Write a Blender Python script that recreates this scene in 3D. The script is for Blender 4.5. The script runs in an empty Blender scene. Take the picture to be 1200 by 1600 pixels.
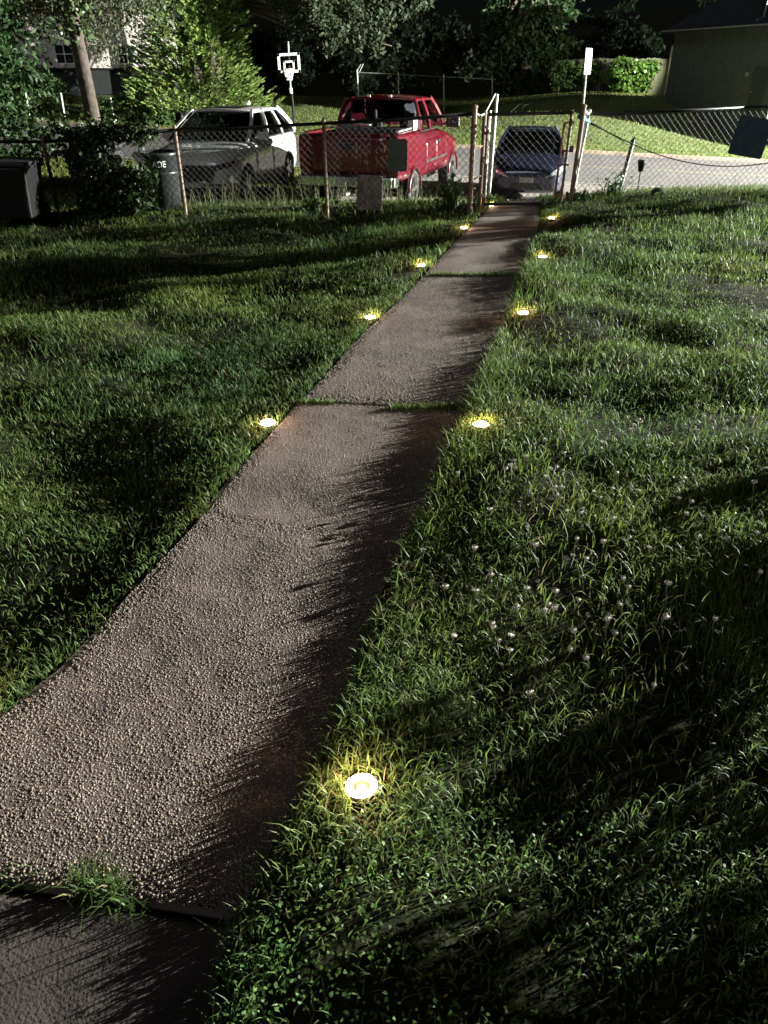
import bpy, bmesh, math, random
import numpy as np
from mathutils import Vector, Matrix
from mathutils.bvhtree import BVHTree

R = math.radians
random.seed(7)
rng = np.random.default_rng(11)
scene = bpy.context.scene
COL = scene.collection

# ------------------------------------------------------------------ camera
PITCH = R(30.0); CAMH = 1.75; F = 1200.0
cam_d = bpy.data.cameras.new('camera')
cam = bpy.data.objects.new('camera', cam_d); COL.objects.link(cam)
cam.location = (0, 0, CAMH); cam.rotation_euler = (R(90) - PITCH, 0, 0)
cam_d.sensor_fit = 'VERTICAL'; cam_d.sensor_height = 24.0
cam_d.lens = F / 1600.0 * 24.0
cam_d.clip_start = 0.05; cam_d.clip_end = 600
scene.camera = cam
scene.render.resolution_x = 768; scene.render.resolution_y = 1024

# ------------------------------------------------------------------ world (night sky) and added fill sun
world = bpy.data.worlds.new('World'); scene.world = world; world.use_nodes = True
nt = world.node_tree
sky = nt.nodes.new('ShaderNodeTexSky'); sky.sky_type = 'NISHITA'; sky.sun_disc = False
sky.sun_elevation = R(32); sky.sun_rotation = R(205)
bg = nt.nodes['Background']; bg.inputs['Strength'].default_value = 0.00006
nt.links.new(sky.outputs[0], bg.inputs[0])
fill_sun_d = bpy.data.lights.new('fill_sun', 'SUN'); fill_sun_d.energy = 0.050; fill_sun_d.angle = R(20); fill_sun_d.color = (0.9, 0.93, 1)  # weak soft sun added as fill from behind the camera
fill_sun = bpy.data.objects.new('fill_sun', fill_sun_d); COL.objects.link(fill_sun)
fill_sun.rotation_euler = (R(58), 0, R(-20))
scene.view_settings.view_transform = 'Standard'; scene.view_settings.look = 'None'
scene.view_settings.exposure = 3.0; scene.view_settings.gamma = 1.0
scene.render.engine = 'CYCLES'
try:
    scene.cycles.use_denoising = True
    scene.cycles.max_bounces = 6; scene.cycles.transparent_max_bounces = 12
    scene.cycles.sample_clamp_indirect = 4.0; scene.cycles.caustics_reflective = False
except Exception: pass
LAMP = Vector((36.0, 20.0, 6.6))          # street lamp head, out of frame to the right
LAMP_POWER = 60000.0

# ------------------------------------------------------------------ ground shape
PY = [-50, 12.3, 14, 16.5, 19, 25, 36, 48, 57, 64, 80, 120]
PZ = [0, 0, -.40, -.66, -.86, -1.05, -1.12, -.50, .05, -.5, -2.6, -4.0]
def G(x, y):
    x = np.asarray(x, float); y = np.asarray(y, float)
    k = np.clip((x - 2.2) / 2.5, 0, 1) * np.clip((22 - y) / 8, 0, 1)
    p = np.interp(y - 1.0 * k, PY, PZ)
    t = np.interp(y, [0, 12.6, 15, 18, 200], [0, .02, .0, -.025, -.025]) * np.clip(x, -25, 25)
    def ss(a, b, v):
        k = np.clip((v - a) / (b - a), 0, 1); return k * k * (3 - 2 * k)
    bank = 1.45 * ss(1.0, 12.0, x) * ss(33.5, 44.0, y) * (1 - .75 * ss(46, 60, y))
    return p + t + bank
def g(x, y): return float(G(x, y))
def ray(u, v):
    t = (800 - v) / F
    return Vector(((u - 600) / F, math.cos(PITCH) + math.sin(PITCH) * t, -math.sin(PITCH) + math.cos(PITCH) * t))
def at(u, v, Y):                       # point of the place at distance Y ahead
    d = ray(u, v); k = Y / d.y
    return Vector((d.x * k, Y, CAMH + d.z * k))
def gp(u, v):                          # point of the ground
    d = ray(u, v); lo = 0.3; prev = lo; s = lo
    while s < 140:
        p = Vector((0, 0, CAMH)) + d * s
        if p.z < g(p.x, p.y): break
        prev = s; s *= 1.01
    for _ in range(25):
        m = (prev + s) / 2; p = Vector((0, 0, CAMH)) + d * m
        if p.z < g(p.x, p.y): s = m
        else: prev = m
    return Vector((0, 0, CAMH)) + d * s

# ------------------------------------------------------------------ materials
MATS = {}
def mat(name, col, rough=.6, metal=0.0, var=.15, scale=8.0, bump=0.0, bscale=60.0, spec=.5, coat=0.0, col2=None, vor=False):
    if name in MATS: return MATS[name]
    m = bpy.data.materials.new(name); m.use_nodes = True
    n = m.node_tree; b = n.nodes['Principled BSDF']
    b.inputs['Roughness'].default_value = rough; b.inputs['Metallic'].default_value = metal
    b.inputs['Specular IOR Level'].default_value = spec; b.inputs['Coat Weight'].default_value = coat
    tc = n.nodes.new('ShaderNodeTexCoord')
    nz = n.nodes.new('ShaderNodeTexNoise'); nz.inputs['Scale'].default_value = scale; nz.inputs['Detail'].default_value = 6
    n.links.new(tc.outputs['Object'], nz.inputs['Vector'])
    mx = n.nodes.new('ShaderNodeMix'); mx.data_type = 'RGBA'
    c2 = col2 if col2 else tuple(c * (1 - 2.2 * var) if c * (1 - 2.2 * var) > 0 else 0 for c in col)
    c1 = col if col2 else tuple(min(1, c * (1 + var)) for c in col)
    mx.inputs[6].default_value = (*c1, 1); mx.inputs[7].default_value = (*c2, 1)
    rp = n.nodes.new('ShaderNodeMapRange'); rp.inputs[1].default_value = .35; rp.inputs[2].default_value = .7
    n.links.new(nz.outputs[0], rp.inputs[0]); n.links.new(rp.outputs[0], mx.inputs[0])
    n.links.new(mx.outputs[2], b.inputs['Base Color'])
    if bump:
        bt = n.nodes.new('ShaderNodeTexVoronoi' if vor else 'ShaderNodeTexNoise'); bt.inputs['Scale'].default_value = bscale
        n.links.new(tc.outputs['Object'], bt.inputs['Vector'])
        bn = n.nodes.new('ShaderNodeBump'); bn.inputs['Strength'].default_value = bump; bn.inputs['Distance'].default_value = .01
        if vor: bn.invert = True
        n.links.new(bt.outputs[0], bn.inputs['Height']); n.links.new(bn.outputs[0], b.inputs['Normal'])
    MATS[name] = m; return m
def leafmat(name, trans=.25, rough=.45):
    m = bpy.data.materials.new(name); m.use_nodes = True; n = m.node_tree
    b = n.nodes['Principled BSDF']; b.inputs['Roughness'].default_value = rough; b.inputs['Specular IOR Level'].default_value = .25
    a = n.nodes.new('ShaderNodeAttribute'); a.attribute_name = 'col'
    n.links.new(a.outputs['Color'], b.inputs['Base Color'])
    t = n.nodes.new('ShaderNodeBsdfTranslucent'); n.links.new(a.outputs['Color'], t.inputs['Color'])
    mx = n.nodes.new('ShaderNodeMixShader'); mx.inputs[0].default_value = trans
    n.links.new(b.outputs[0], mx.inputs[1]); n.links.new(t.outputs[0], mx.inputs[2])
    n.links.new(mx.outputs[0], n.nodes['Material Output'].inputs['Surface'])
    MATS[name] = m; return m
def emis(name, col, s):
    m = bpy.data.materials.new(name); m.use_nodes = True; b = m.node_tree.nodes['Principled BSDF']
    b.inputs['Base Color'].default_value = (*col, 1)
    b.inputs['Emission Color'].default_value = (*col, 1); b.inputs['Emission Strength'].default_value = s
    MATS[name] = m; return m
def glassmat(name, tint, fac=.12):
    m = bpy.data.materials.new(name); m.use_nodes = True; n = m.node_tree
    n.nodes.remove(n.nodes['Principled BSDF'])
    tr = n.nodes.new('ShaderNodeBsdfTransparent'); tr.inputs[0].default_value = (*tint, 1)
    gl = n.nodes.new('ShaderNodeBsdfGlossy'); gl.inputs['Roughness'].default_value = .02; gl.inputs['Color'].default_value = (.9, .95, 1, 1)
    fr = n.nodes.new('ShaderNodeFresnel'); fr.inputs[0].default_value = 1.5
    mx = n.nodes.new('ShaderNodeMixShader')
    n.links.new(fr.outputs[0], mx.inputs[0]); n.links.new(tr.outputs[0], mx.inputs[1]); n.links.new(gl.outputs[0], mx.inputs[2])
    n.links.new(mx.outputs[0], n.nodes['Material Output'].inputs['Surface'])
    MATS[name] = m; return m

LEAF = leafmat('grass_blade', .42, .55); FOL = leafmat('foliage', .22, .55); FOLW = leafmat('waxy_foliage', .15, .35)
SOIL = mat('lawn_soil', (.016, .024, .009), .95, var=.3, scale=9, bump=.6, bscale=30)
CONC = mat('path_mortar', (.112, .082, .072), .85, var=.22, scale=3.0, bump=.5, bscale=160)
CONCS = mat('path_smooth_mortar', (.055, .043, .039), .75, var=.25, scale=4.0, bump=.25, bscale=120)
PEB = leafmat('pebbles', 0.0, .5)
GALV = mat('galvanised_steel', (.42, .42, .40), .45, .7, var=.25, scale=20)
RUST = mat('rusty_steel', (.16, .10, .07), .75, .3, var=.3, scale=14, col2=(.17, .14, .115))
WIRE = mat('fence_wire', (.024, .023, .022), .75, .1, var=.2, scale=30)
DARKM = mat('black_painted_steel', (.012, .012, .013), .45, .3)
WHITE = mat('white_paint', (.75, .75, .74), .5, var=.05)
BLACKP = mat('black_plastic', (.010, .010, .011), .5, var=.2)
RUBBER = mat('tyre_rubber', (.018, .018, .018), .85, var=.2, scale=20)
CHROME = mat('chrome', (.75, .75, .76), .18, 1.0, var=.05)
ALLOY = mat('alloy_rim', (.45, .45, .46), .3, .9, var=.05)

# ------------------------------------------------------------------ mesh helpers
class MB:
    def __init__(s): s.v = []; s.f = []
    def add(s, vs, fs):
        o = len(s.v); s.v += [tuple(p) for p in vs]; s.f += [tuple(i + o for i in f) for f in fs]; return s
    def box(s, c, d, rot=None):
        c = Vector(c); h = Vector(d) / 2; vs = []
        for z in (-1, 1):
            for (x, y) in ((-1, -1), (1, -1), (1, 1), (-1, 1)):
                p = Vector((x * h.x, y * h.y, z * h.z))
                if rot is not None: p = rot @ p
                vs.append(c + p)
        return s.add(vs, [(3, 2, 1, 0), (4, 5, 6, 7), (0, 1, 5, 4), (1, 2, 6, 5), (2, 3, 7, 6), (3, 0, 4, 7)])
    def bar(s, a, b, w, t=None, up=Vector((0, 0, 1))):
        a = Vector(a); b = Vector(b); t = t or w
        d = (b - a).normalized()
        if abs(d.dot(up)) > .98: up = Vector((0, 1, 0))
        x = d.cross(up).normalized() * w / 2; y = d.cross(x).normalized() * t / 2
        vs = [a - x - y, a + x - y, a + x + y, a - x + y, b - x - y, b + x - y, b + x + y, b - x + y]
        return s.add(vs, [(3, 2, 1, 0), (4, 5, 6, 7), (0, 1, 5, 4), (1, 2, 6, 5), (2, 3, 7, 6), (3, 0, 4, 7)])
    def tube(s, pts, r, n=8, cap=True):
        pts = [Vector(p) for p in pts]; rs = r if isinstance(r, (list, tuple)) else [r] * len(pts)
        vs = []; fs = []; ref = None
        for i, p in enumerate(pts):
            d = (pts[min(i + 1, len(pts) - 1)] - pts[max(i - 1, 0)]).normalized()
            if ref is None: ref = Vector((0, 0, 1)) if abs(d.z) < .9 else Vector((1, 0, 0))
            x = d.cross(ref).normalized(); y = d.cross(x).normalized(); 
            ref = -y if False else ref
            for k in range(n):
                a = 2 * math.pi * k / n
                vs.append(p + (x * math.cos(a) + y * math.sin(a)) * rs[i])
        for i in range(len(pts) - 1):
            for k in range(n):
                fs.append((i * n + k, i * n + (k + 1) % n, (i + 1) * n + (k + 1) % n, (i + 1) * n + k))
        if cap:
            fs.append(tuple(range(n - 1, -1, -1))); fs.append(tuple((len(pts) - 1) * n + k for k in range(n)))
        return s.add(vs, fs)
    def lathe(s, prof, n=20, axis='Z', c=(0, 0, 0), closed=False):
        c = Vector(c); vs = []; fs = []; m = len(prof)
        for k in range(n):
            a = 2 * math.pi * k / n; ca, sa = math.cos(a), math.sin(a)
            for (r, h) in prof:
                if axis == 'Z': vs.append(c + Vector((r * ca, r * sa, h)))
                elif axis == 'X': vs.append(c + Vector((h, r * ca, r * sa)))
                else: vs.append(c + Vector((r * ca, h, r * sa)))
        for k in range(n):
            for i in range(m if closed else m - 1):
                j = (i + 1) % m; q = (k + 1) % n
                fs.append((k * m + i, q * m + i, q * m + j, k * m + j))
        return s.add(vs, fs)
    def patch(s, a, b, c, d, nu=4, nv=4, bulge=0.0, out=Vector((0, 0, 1))):
        a, b, c, d = map(Vector, (a, b, c, d)); vs = []; fs = []
        for j in range(nv + 1):
            for i in range(nu + 1):
                u = i / nu; v = j / nv
                p = (a * (1 - u) + b * u) * (1 - v) + (d * (1 - u) + c * u) * v
                vs.append(p + out * bulge * math.sin(math.pi * u) ** .8 * math.sin(math.pi * v) ** .8 if bulge else p)
        for j in range(nv):
            for i in range(nu):
                k = j * (nu + 1) + i; fs.append((k, k + 1, k + nu + 2, k + nu + 1))
        return s.add(vs, fs)
    def build(s, name, m, parent=None, smooth=False, bevel=0.0, solid=0.0, merge=False):
        me = bpy.data.meshes.new(name); me.from_pydata(s.v, [], s.f)
        bm = bmesh.new(); bm.from_mesh(me)
        if merge: bmesh.ops.remove_doubles(bm, verts=bm.verts, dist=1e-4)
        bmesh.ops.recalc_face_normals(bm, faces=bm.faces); bm.to_mesh(me); bm.free()
        me.materials.append(m)
        if smooth: me.polygons.foreach_set('use_smooth', [True] * len(me.polygons))
        o = bpy.data.objects.new(name, me); COL.objects.link(o)
        if parent is not None: o.parent = parent
        if solid: md = o.modifiers.new('solid', 'SOLIDIFY'); md.thickness = solid
        if bevel:
            md = o.modifiers.new('bevel', 'BEVEL'); md.width = bevel; md.segments = 2; md.limit_method = 'ANGLE'
        return o
def npmesh(name, V, nper, faces, m, C=None, parent=None, smooth=False):
    """V: (N, nper, 3); faces: list of index tuples inside one element; C: (N,3) or (N,nper,3) colours."""
    N = V.shape[0]; me = bpy.data.meshes.new(name)
    me.vertices.add(N * nper); me.vertices.foreach_set('co', V.reshape(-1).astype(np.float32))
    off = (np.arange(N) * nper)[:, None]
    flat = np.concatenate([np.array(f) for f in faces]); lens = np.array([len(f) for f in faces])
    loops = (off + flat[None, :]).reshape(-1).astype(np.int32)
    tot = np.tile(lens, N).astype(np.int32); st = np.concatenate([[0], np.cumsum(tot)[:-1]]).astype(np.int32)
    me.loops.add(len(loops)); me.loops.foreach_set('vertex_index', loops)
    me.polygons.add(len(tot)); me.polygons.foreach_set('loop_start', st); me.polygons.foreach_set('loop_total', tot)
    if smooth: me.polygons.foreach_set('use_smooth', np.ones(len(tot), bool))
    me.update(calc_edges=True)
    if C is not None:
        if C.ndim == 2: C = np.repeat(C[:, None, :], nper, 1)
        at_ = me.attributes.new('col', 'FLOAT_COLOR', 'POINT')
        at_.data.foreach_set('color', np.concatenate([C, np.ones((N, nper, 1))], 2).reshape(-1).astype(np.float32))
    me.materials.append(m)
    o = bpy.data.objects.new(name, me); COL.objects.link(o)
    if parent is not None: o.parent = parent
    return o
def tag(o, label=None, cat=None, group=None, kind=None):
    if label: o['label'] = label
    if cat: o['category'] = cat
    if group: o['group'] = group
    if kind: o['kind'] = kind
    return o
def thing(name, label, cat, loc=(0, 0, 0), rz=0, group=None):
    o = bpy.data.objects.new(name, None); COL.objects.link(o); o.empty_display_size = .1
    o.location = loc; o.rotation_euler = (0, 0, rz); return tag(o, label, cat, group)
def dup(root, loc, rz, label, group=None):
    r = root.copy(); COL.objects.link(r); r.location = loc; r.rotation_euler = (0, 0, rz); r['label'] = label
    if group: r['group'] = group
    for ch in list(root.children):
        c = ch.copy(); COL.objects.link(c); c.parent = r
        for q in list(ch.children):
            d = q.copy(); COL.objects.link(d); d.parent = c
    return r
def noise2(x, y, s, seed=0):
    r = np.random.default_rng(seed); out = np.zeros_like(x); a = 1.0
    for o in range(4):
        for _ in range(3):
            th = r.uniform(0, 2 * np.pi); ph = r.uniform(0, 2 * np.pi); k = s * (1.9 ** o) * r.uniform(.7, 1.3)
            out += a * np.sin(k * (x * np.cos(th) + y * np.sin(th)) + ph + 1.3 * np.sin(k * .6 * (x * np.sin(th) - y * np.cos(th)) + ph * 2))
        a *= .6
    return out / 4.0

# ------------------------------------------------------------------ path edges and ground sheet
PL = [(-1.18, .55), (-1.22, 1.0), (-1.20, 1.73), (-1.07, 1.98), (-.98, 2.4), (-.84, 2.9), (-.68, 3.72), (-.47, 4.5), (-.19, 5.62), (.23, 7.03), (.71, 8.84), (1.2, 10.6), (1.45, 11.5), (1.75, 12.6), (1.95, 14.6)]
PR = [(-.37, .45), (-.37, .87), (-.35, 1.05), (-.30, 1.2), (-.2, 1.55), (-.08, 2.06), (.06, 2.61), (.29, 3.45), (.59, 4.66), (.97, 6.08), (1.33, 7.59), (1.78, 9.49), (2.12, 11.0), (2.3, 12.2), (2.6, 14.6)]
pl = np.array(PL); pr = np.array(PR)
def edgeL(y): return np.interp(y, pl[:, 1], pl[:, 0])
def edgeR(y): return np.interp(y, pr[:, 1], pr[:, 0])
def berm(x, y):                       # the turf stands a little above the path, more so on the right
    x = np.asarray(x, float); y = np.asarray(y, float)
    d = x - edgeR(y); dl = edgeL(y) - x
    k = np.clip((12.5 - y) / 1.0, 0, 1)
    e = np.maximum(d, dl); f = np.clip(e / .35, 0, 1)
    und = .052 * noise2(x, y, 1.5, 61) + .030 * noise2(x, y, 4.2, 62)
    near = np.clip((2.7 - y) / 1.8, 0, 1) * np.clip((x - .15) / .8, 0, 1)
    return k * (np.where(d > 0, .056 * (1 - np.exp(-d / .09)) - .10 * near, 0) + np.where(dl > 0, .010 * (1 - np.exp(-dl / .05)) - .14 * (1 - np.exp(-dl / .9)), 0) + und * f)
xs = np.unique(np.concatenate([np.linspace(-160, -24, 12), np.linspace(-24, -4, 41), np.linspace(-4, 6, 121), np.linspace(6, 26, 41), np.linspace(26, 160, 12)]))
ys = np.unique(np.concatenate([np.linspace(-30, 0, 6), np.linspace(0, 15, 151), np.linspace(15, 60, 91), np.linspace(60, 180, 16)]))
X, Y = np.meshgrid(xs, ys)
inp = (X > edgeL(Y) - .03) & (X < edgeR(Y) + .03) & (Y < 14.5)
Z = G(X, Y) + berm(X, Y) - .012 + np.where(inp, -.085, .008 * noise2(X, Y, 2.0, 3) * (Y < 12.5))
V = np.stack([X, Y, Z], -1).reshape(-1, 3); nx = len(xs)
fs = [(j * nx + i, j * nx + i + 1, (j + 1) * nx + i + 1, (j + 1) * nx + i) for j in range(len(ys) - 1) for i in range(nx - 1)]
m = MB(); m.v = V.tolist(); m.f = fs
GRND = mat('ground_turf', (.020, .020, .010), .95, var=.3, scale=1.3, bump=1.0, bscale=25, col2=(.012, .014, .006), spec=.1)
ground = m.build('ground', GRND, smooth=True); ground.data.materials.append(mat('dry_field_turf', (.115, .145, .046), .95, var=.25, scale=.8, bump=1.0, bscale=20, col2=(.10, .115, .035)))
for pl_ in ground.data.polygons:
    if pl_.center.y > 36.9 - .235 * pl_.center.x and pl_.center.y < 64: pl_.material_index = 1
tag(ground, 'dark turf ground under the lawn and the field', kind='structure')

# ------------------------------------------------------------------ road, kerb, parking strip
def strip(name, m, near, far, n=60, x0=-60, x1=45, dz=.0, crown=0.0, rows=6, label=None):
    mb = MB(); xs_ = np.linspace(x0, x1, n); vs = []; fs_ = []
    for i, x in enumerate(xs_):
        for j in range(rows + 1):
            t = j / rows; y = near(x) * (1 - t) + far(x) * t
            vs.append((x, y, g(x, y) + dz + crown * 4 * t * (1 - t)))
    for i in range(n - 1):
        for j in range(rows):
            k = i * (rows + 1) + j; fs_.append((k, k + rows + 1, k + rows + 2, k + 1))
    mb.add(vs, fs_); o = mb.build(name, m, smooth=True); return tag(o, label, kind='structure')
near_e = lambda x: 25.2 - .30 * (x - 2.5) if x > -4 else 27.15 - .19 * (x + 4)
far_e = lambda x: 36.6 - .235 * x
ASPH = mat('asphalt', (.13, .115, .118), .85, var=.15, scale=2.5, bump=.5, bscale=90)
GRAV = mat('pale_concrete', (.22, .185, .17), .9, var=.2, scale=1.6, bump=.5, bscale=70)
LINE = mat('worn_white_line', (.55, .54, .50), .7, var=.25, scale=30)
strip('road', ASPH, near_e, far_e, dz=.02, label='grey asphalt road running left to right beyond the parked cars')
strip('parking_strip', GRAV, lambda x: 14.2 + .25 * math.sin(x * 1.7) + .9 * min(1, max(0, (x - 2) / 2.5)), near_e, x0=-1.3, x1=30, n=70, dz=.012,
      label='pale concrete parking strip between the fence and the road')
strip('road_line', LINE, lambda x: near_e(x) + .02, lambda x: near_e(x) + .16, rows=1, dz=.026, label='thin white line along the near road edge')
strip('centre_line', mat('worn_yellow_line', (.42, .36, .20), .8, var=.3, scale=20), lambda x: (near_e(x) + far_e(x)) / 2, lambda x: (near_e(x) + far_e(x)) / 2 + .12, rows=1, dz=.026, label='faint worn line along the middle of the road')
mb = MB(); ks = np.linspace(-60, 45, 90)
sec = [(0, -.1), (0, .12), (.03, .14), (.18, .14), (.18, -.1)]
vs = []; fs = []
for x in ks:
    y = far_e(x)
    for (dy, dz) in sec: vs.append((x, y + dy, g(x, y) + dz))
for i in range(len(ks) - 1):
    for j in range(4): fs.append((i * 5 + j, i * 5 + j + 1, i * 5 + j + 6, i * 5 + j + 5))
mb.add(vs, fs); tag(mb.build('kerb', mat('kerb_concrete', (.30, .22, .17), .85, var=.2, scale=5)), 'low reddish concrete kerb on the far side of the road', kind='structure')

# ------------------------------------------------------------------ footpath: slabs with joints and exposed pebbles
# joints: (y at left edge, y at right edge)
JN = [(.4, .4), (1.22, 1.09), (3.0, 2.72), (4.36, 4.22), (7.62, 7.52), (10.2, 10.08), (12.4, 12.4), (14.5, 14.5)]
path_root = thing('path', 'narrow exposed-aggregate concrete footpath leading to the gate', None); path_root['kind'] = 'structure'
del path_root['label']; path_root['label'] = 'narrow exposed-aggregate concrete footpath leading to the gate'
pebV = []; pebC = []
ico = bmesh.new(); bmesh.ops.create_icosphere(ico, subdivisions=1, radius=1.0)
ico_v = np.array([v.co[:] for v in ico.verts]); ico_f = [tuple(v.index for v in f.verts) for f in ico.faces]; ico.free()
def und_s(x, y): 
    r_ = .0045 * noise2(np.asarray(x, float), np.asarray(y, float), 6.5, 91) + .004 * noise2(np.asarray(x, float), np.asarray(y, float), 2.2, 92)
    return r_
slab_drop = [-.004, .004, -.004, .002, -.006, .0, -.012]
for si in range(len(JN) - 1):
    (a0, b0), (a1, b1) = JN[si], JN[si + 1]
    jg = .004 if si == 2 else .011; jh_ = .004 if si == 1 else .011
    a0 += jg; b0 += jg; a1 -= jh_; b1 -= jh_
    nu, nv = 26, 60; vs = []
    for j in range(nv + 1):
        for i in range(nu + 1):
            u = i / nu; t = j / nv
            yl = a0 + (a1 - a0) * t; yr = b0 + (b1 - b0) * t
            xl = float(edgeL(yl)) + .012 * math.sin(yl * 5.1 + 1) ; xr = float(edgeR(yr)) + .014 * math.sin(yr * 4.3)
            x = xl + (xr - xl) * u; y = yl + (yr - yl) * u
            edge = max(0, 1 - min(u, 1 - u, t * 2.5, (1 - t) * 2.5) / .06)
            vs.append((x, y, g(x, y) + slab_drop[si] + .012 - (.008 if si != 2 and si != 1 else .004) * edge))
    n1 = (nu + 1) * (nv + 1); va = np.array(vs); va[:, 2] += und_s(va[:, 0], va[:, 1]); vs = [tuple(p) for p in va]
    vs += [(p[0], p[1], p[2] - .09) for p in vs]
    fs = []
    for j in range(nv):
        for i in range(nu):
            k = j * (nu + 1) + i; fs.append((k, k + 1, k + nu + 2, k + nu + 1)); 
    rim = [i for i in range(nu + 1)] + [j * (nu + 1) + nu for j in range(1, nv + 1)] + [nv * (nu + 1) + i for i in range(nu - 1, -1, -1)] + [j * (nu + 1) for j in range(nv - 1, 0, -1)]
    for q in range(len(rim)): 
        a, b = rim[q], rim[(q + 1) % len(rim)]; fs.append((a, b, b + n1, a + n1))
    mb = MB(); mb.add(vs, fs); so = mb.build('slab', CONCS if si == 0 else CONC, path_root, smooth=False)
    # pebbles of this slab
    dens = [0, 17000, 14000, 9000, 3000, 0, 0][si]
    if dens:
        ymin, ymax = min(a0, b0), max(a1, b1)
        area = (ymax - ymin) * 1.05; N = int(dens * area)
        t = rng.uniform(0, 1, N); u = rng.uniform(.01, .99, N)
        yl = a0 + (a1 - a0) * t; yr = b0 + (b1 - b0) * t
        xl = edgeL(yl); xr = edgeR(yr); x = xl + (xr - xl) * u; y = yl + (yr - yl) * u
        keep = rng.uniform(0, 1, N) < (.72 + .28 * noise2(x, y, 5, 5)); x = x[keep]; y = y[keep]; N = len(x)
        r = rng.uniform(.0020, .0044, N) * (1.0 if si < 3 else 1.25)
        z = G(x, y) + slab_drop[si] + .0115 + und_s(x, y)
        sc = np.stack([r * rng.uniform(.8, 1.4, N), r * rng.uniform(.8, 1.4, N), r * rng.uniform(.4, .65, N)], -1)
        Vp = ico_v[None] * sc[:, None, :]; th = rng.uniform(0, 6.28, N)
        c_, s_ = np.cos(th)[:, None], np.sin(th)[:, None]
        Vp = np.stack([Vp[..., 0] * c_ - Vp[..., 1] * s_, Vp[..., 0] * s_ + Vp[..., 1] * c_, Vp[..., 2]], -1)
        Vp += np.stack([x, y, z], -1)[:, None, :]
        br = rng.uniform(.6, 1.35, N)[:, None]; warm = rng.uniform(-.02, .03, N)
        Cp = np.stack([(.170) + warm, .134 + warm * .5, .118 - warm * .2], -1) * br
        po = npmesh('pebbles', Vp, len(ico_v), ico_f, PEB, Cp, so, smooth=True); po['kind'] = 'stuff'

# ------------------------------------------------------------------ grass blades
def blades(name, x, y, z, h, w, lean, curl, col, m=LEAF, parent=None, az=None):
    N = len(x); th = rng.uniform(0, 2 * np.pi, N) if az is None else az; ph = th + np.pi / 2 + rng.uniform(-.5, .5, N)
    dx, dy = np.cos(th), np.sin(th); wx, wy = np.cos(ph), np.sin(ph)
    V = np.zeros((N, 7, 3)); ts = [0, .38, .74, 1.0]; ws = [.8, 1.0, .7]
    P = []
    for t in ts:
        b = lean * t + curl * t * t
        up = np.sqrt(np.clip(1 - np.minimum(b, .97) ** 2 * .8, .05, 1))
        P.append(np.stack([x + dx * h * b * t, y + dy * h * b * t, z + h * t * up - h * curl * .25 * t ** 3], -1))
    for i in range(3):
        hw = (w * ws[i] / 2)[:, None] * np.stack([wx, wy, np.zeros(N)], -1)
        V[:, 2 * i] = P[i] - hw; V[:, 2 * i + 1] = P[i] + hw
    V[:, 6] = P[3]
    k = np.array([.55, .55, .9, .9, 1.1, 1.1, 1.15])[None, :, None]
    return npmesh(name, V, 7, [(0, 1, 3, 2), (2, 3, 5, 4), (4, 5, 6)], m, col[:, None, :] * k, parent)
def grass_cols(x, y, N, dry=.05):
    n1 = noise2(x, y, 1.1, 21); n2 = noise2(x, y, 4.5, 22)
    base = np.stack([.106 + .034 * n1, .158 + .032 * n1 + .020 * n2, .042 + .008 * n2], -1)
    base *= rng.uniform(.5, 1.35, N)[:, None]
    d = rng.uniform(0, 1, N) < dry * (1 + 3.5 * (noise2(x, y, 2.2, 24) > .62))
    base[d] = np.stack([.20, .17, .085], -1) * rng.uniform(.6, 1.2, d.sum())[:, None]
    return np.clip(base, .004, 1)
LIGHTS = [(-.06, 1.44), (.53, 3.87), (1.10, 6.03), (1.64, 8.19), (2.13, 10.3), (-.66, 4.04), (-.11, 6.18), (.38, 8.03), (1.0, 10.1), (-1.34, 1.80), (1.55, 11.81)]
def lawn_pts(N, y0, y1, x0f, x1f, keep_pow=1.0):
    y = rng.uniform(y0, y1, N); x = x0f(y) + (x1f(y) - x0f(y)) * rng.uniform(0, 1, N)
    on = (x > edgeL(y) - .0 + .025 * np.sin(y * 9) * np.sin(y * 23 + 1)) & (x < edgeR(y) + .0 + .03 * np.sin(y * 8 + 2) * np.sin(y * 19)) & (y < 14.4)
    k = ~on
    for (lx, ly) in LIGHTS: k &= ((x - lx) ** 2 + (y - ly) ** 2 > .052 ** 2)
    cl = noise2(x, y, 2.6, 31); edge_ = np.clip(1 - np.minimum(np.abs(x - edgeL(y)), np.abs(x - edgeR(y))) / .2, 0, 1); k &= rng.uniform(0, 1, N) < np.clip(.55 + .95 * cl + .5 * edge_, .14, 1)
    return x[k], y[k]
def lawn(name, N, y0, y1, hs, wsz, label):
    x, y = lawn_pts(N, y0, y1, lambda y: -.62 * y - .9, lambda y: .62 * y + .9)
    n = len(x); patch = noise2(x, y, 1.7, 41); right = x > edgeR(y)
    h = rng.uniform(*hs, n) * np.clip(1 + .75 * patch, .4, 1.9) * np.where(right, 1.05, .88)
    tuft = rng.uniform(0, 1, n) < .03; h[tuft] *= 1.5
    w = rng.uniform(*wsz, n); lean = rng.uniform(.05, .75, n); curl = rng.uniform(0, .65, n)
    near = np.clip(1 - np.abs(x - edgeR(y) - .05) / .14, 0, 1) * right
    h *= 1 + .45 * near
    o = blades(name, x, y, G(x, y) + berm(x, y) - .004, h, w, lean, curl, grass_cols(x, y, n))
    return tag(o, label, kind='stuff')
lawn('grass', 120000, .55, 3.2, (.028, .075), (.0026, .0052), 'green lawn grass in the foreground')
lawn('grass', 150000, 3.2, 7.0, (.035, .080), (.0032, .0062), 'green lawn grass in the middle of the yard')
lawn('grass', 150000, 7.0, 12.6, (.045, .095), (.005, .0085), 'green lawn grass near the fence')
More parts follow.
